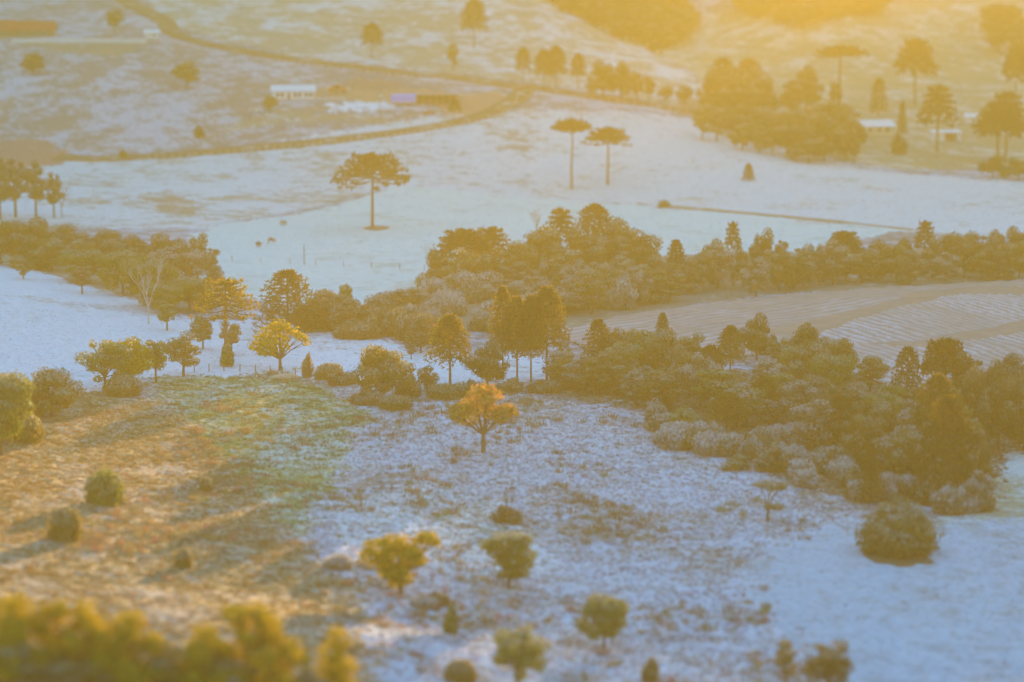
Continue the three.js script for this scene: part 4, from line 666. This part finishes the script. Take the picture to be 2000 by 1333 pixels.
// cattle
{
  const R = 44, mc = new MarchingCubes(R, new THREE.MeshBasicMaterial(), false, false, 60000), half = 1.45;
  const bones = [[[-0.75, 1.05, 0], [0.55, 1.05, 0], 0.36, 0.34], [[-0.85, 1.12, 0], [0.1, 0.98, 0], 0.3, 0.38], [[0.6, 1.15, 0], [1.0, 0.85, 0], 0.24, 0.17], [[1.0, 0.8, 0], [1.22, 0.42, 0], 0.16, 0.1], [[1.02, 0.88, 0.1], [1.0, 0.92, 0.3], 0.05, 0.04], [[1.02, 0.88, -0.1], [1.0, 0.92, -0.3], 0.05, 0.04], [[-1.02, 1.25, 0], [-1.1, 0.55, 0], 0.06, 0.045]];
  for (const z of [-0.2, 0.2]) bones.push([[0.5, 0.85, z], [0.52, 0.42, z], 0.15, 0.08], [[0.52, 0.42, z], [0.5, 0.03, z], 0.075, 0.07], [[-0.78, 0.95, z], [-0.66, 0.62, z], 0.2, 0.11], [[-0.66, 0.62, z], [-0.84, 0.4, z], 0.1, 0.075], [[-0.84, 0.4, z], [-0.8, 0.03, z], 0.07, 0.07]);
  const dist = (p) => { let acc = 0; for (const [a, b, ra, rb] of bones) { const ab = add3(b, a, -1), ap = add3(p, a, -1), t = clamp((ab[0] * ap[0] + ab[1] * ap[1] + ab[2] * ap[2]) / (ab[0] ** 2 + ab[1] ** 2 + ab[2] ** 2)), q = add3(ap, ab, -t), d = Math.hypot(...q) - lerp(ra, rb, t); acc += Math.exp(-d * 26); } return -Math.log(Math.max(acc, 1e-30)) / 26; };
  for (let k = 0; k < R; k++) for (let j = 0; j < R; j++) for (let i = 0; i < R; i++) mc.field[i + j * R + k * R * R] = -dist([(i / R * 2 - 1) * half, (j / R * 2 - 1) * half + 0.75, (k / R * 2 - 1) * half]);
  mc.isolation = 0; mc.update();
  const n = mc.count, P = new Float32Array(n * 3), Q = new Float32Array(n * 3);
  for (let i = 0; i < n; i++) { P[i * 3] = mc.positionArray[i * 3] * half; P[i * 3 + 1] = mc.positionArray[i * 3 + 1] * half + 0.75; P[i * 3 + 2] = mc.positionArray[i * 3 + 2] * half; for (let c = 0; c < 3; c++) Q[i * 3 + c] = -mc.normalArray[i * 3 + c]; }
  const g = new THREE.BufferGeometry(); g.setAttribute('position', new THREE.BufferAttribute(P, 3)); g.computeVertexNormals();
  const coats = (a, b, s) => { const q = g.clone(), col = new Float32Array(n * 3); for (let i = 0; i < n; i++) col.set(vnoise(P[i * 3] * 2.2 + s, P[i * 3 + 1] * 2.2 + P[i * 3 + 2] * 1.5) > 0.62 ? b : a, i * 3); q.setAttribute('color', new THREE.BufferAttribute(col, 3)); return q; };
  const mat = new THREE.MeshStandardMaterial({ vertexColors: true, roughness: 0.9 });
  for (const [px, py, turn, a, b, s, label] of [[505, 483, 1.2, [0.035, 0.028, 0.024], [0.04, 0.03, 0.025], 1, 'dark grazing cow, the lowest of three in the mint pasture'], [530, 475, 0.5, [0.04, 0.03, 0.026], [0.5, 0.46, 0.42], 4, 'dark and white grazing cow, the middle one of three'], [553, 441, 2.4, [0.09, 0.05, 0.03], [0.45, 0.4, 0.36], 8, 'brown grazing cow, the highest of three in the mint pasture']]) {
    const m = new THREE.Mesh(coats(a, b, s), mat), at = groundAt(px, py); m.name = numbered('cow'); m.position.set(at.x, at.y, at.z); m.rotation.y = turn; m.castShadow = m.receiveShadow = true; scene.add(m); tag(m, label, 'cow', 'cattle grazing in the pasture');
  }
}
{ // sandy mound by the sunlit tree
  const at = groundAt(558, 738), g = new THREE.SphereGeometry(1, 20, 12); g.scale(2.6, 0.8, 1.6); const p = g.attributes.position; for (let i = 0; i < p.count; i++) p.setY(i, p.getY(i) * (0.8 + 0.4 * vnoise(p.getX(i) * 1.7, p.getZ(i) * 1.7))); g.computeVertexNormals();
  const m = new THREE.Mesh(g, speckled(0.5, 0.36, 0.24, 12)); m.name = 'earth_mound'; m.position.set(at.x, at.y - 0.1, at.z); m.castShadow = m.receiveShadow = true; scene.add(m); tag(m, 'small sandy mound at the foot of the sunlit yellow green tree', 'mound');
}

// ---------------------------------------------------------------- grass: tussocks nobody could count
{
  const T = new Tris(); reseed(900);
  for (let i = 0; i < 9; i++) { const a = i * 2.4, r = 0.12 * Math.sqrt(i), l = rr(0.5, 1), q = [Math.cos(a) * r, 0, Math.sin(a) * r], o = [Math.cos(a) * rr(0.1, 0.5), l, Math.sin(a) * rr(0.1, 0.5)], s = [-Math.sin(a) * 0.09, 0, Math.cos(a) * 0.09]; T.tri(add3(q, s), add3(q, s, -1), add3(q, o), [1, 1, 1]); }
  const geo = T.geometry(); geo.deleteAttribute('color'); geo.translate(0, -0.05, 0);
  const mat = new THREE.MeshPhysicalMaterial({ roughness: 0.95, transmission: 0.35, thickness: 0, side: THREE.DoubleSide, specularIntensity: 0.2 });
  function grass(name, label, n, d0, d1, accept, h0, h1, s, brown = false) {
    reseed(s); const list = [];
    for (let tries = 0; list.length < n && tries < n * 4; tries++) {
      const d = Math.sqrt(rr(d0 * d0, d1 * d1)), x = rr(-0.212, 0.212) * d, z = -d, c = cover(x, z); if (!accept(c, x, z) || cutAt(x, z)) continue;
      list.push([x, z, c]);
    }
    const m = new THREE.InstancedMesh(geo, mat, list.length), k = new THREE.Matrix4(), q = new THREE.Quaternion(), col = new THREE.Color();
    list.forEach(([x, z, c], i) => {
      const h = rr(h0, h1), w = h * rr(0.9, 1.6); q.setFromAxisAngle(new THREE.Vector3(0, 1, 0), rr(0, 6.28));
      k.compose(new THREE.Vector3(x, height(x, z) - 0.08, z), q, new THREE.Vector3(w, h, w)); m.setMatrixAt(i, k);
      const b = brown ? [0.28, 0.20, 0.13].map((v) => v * rr(0.7, 1.3)) : rnd() < 0.2 ? c.a.under.map((v) => v * rr(0.8, 1.3)) : c.color.map((v) => v * rr(0.85, 1.1)); m.setColorAt(i, col.setRGB(...b));
    });
    m.name = name; m.castShadow = m.receiveShadow = true; m.userData = { kind: 'stuff', label, category: 'grass' }; scene.add(m);
  }
  grass('frosted_grass', 'frosted tussocks over the near slope and spur', 110000, 215, 460, (c) => c.rough > 0.15, 0.2, 0.5, 901);
  grass('dry_brush', 'brown dry brush standing in patches on the frosted slope', 6500, 225, 440, (c, x, z) => c.rough > 0.15 && fbm(x / 9 + 3, z / 13, 3) > 0.56 && vnoise(x * 0.8, z * 0.8) > 0.45, 0.5, 1.15, 904, true);
  grass('pasture_grass', 'short frosted grass of the smooth pastures', 30000, 215, 500, (c) => c.rough <= 0.15, 0.12, 0.3, 902);
  grass('far_grass', 'scattered frosted tufts on the far hillsides', 24000, 620, 1200, (c) => c.rough > 0.05, 0.2, 0.5, 903);
}

// look-alikes in one wood are told apart by their place, counted from the left of the view
{
  const same = new Map(), place = ['leftmost', 'second from left', 'third from left', 'fourth from left', 'fifth from left', 'sixth from left', 'seventh from left', 'eighth from left', 'ninth from left', 'tenth from left', 'eleventh from left', 'twelfth from left', 'thirteenth from left', 'fourteenth from left', 'fifteenth from left', 'sixteenth from left', 'seventeenth from left', 'eighteenth from left'];
  for (const o of scene.children) if (o.userData.category && o.userData.label) { const l = o.userData.label; same.has(l) ? same.get(l).push(o) : same.set(l, [o]); }
  for (const list of same.values()) if (list.length > 1) {
    list.sort((a, b) => a.position.x / -a.position.z - b.position.x / -b.position.z);
    list.forEach((o, i) => { o.userData.label += ', ' + (i === list.length - 1 ? 'rightmost' : place[i] ?? 'further right'); });
  }
}
renderer.render(scene, camera);
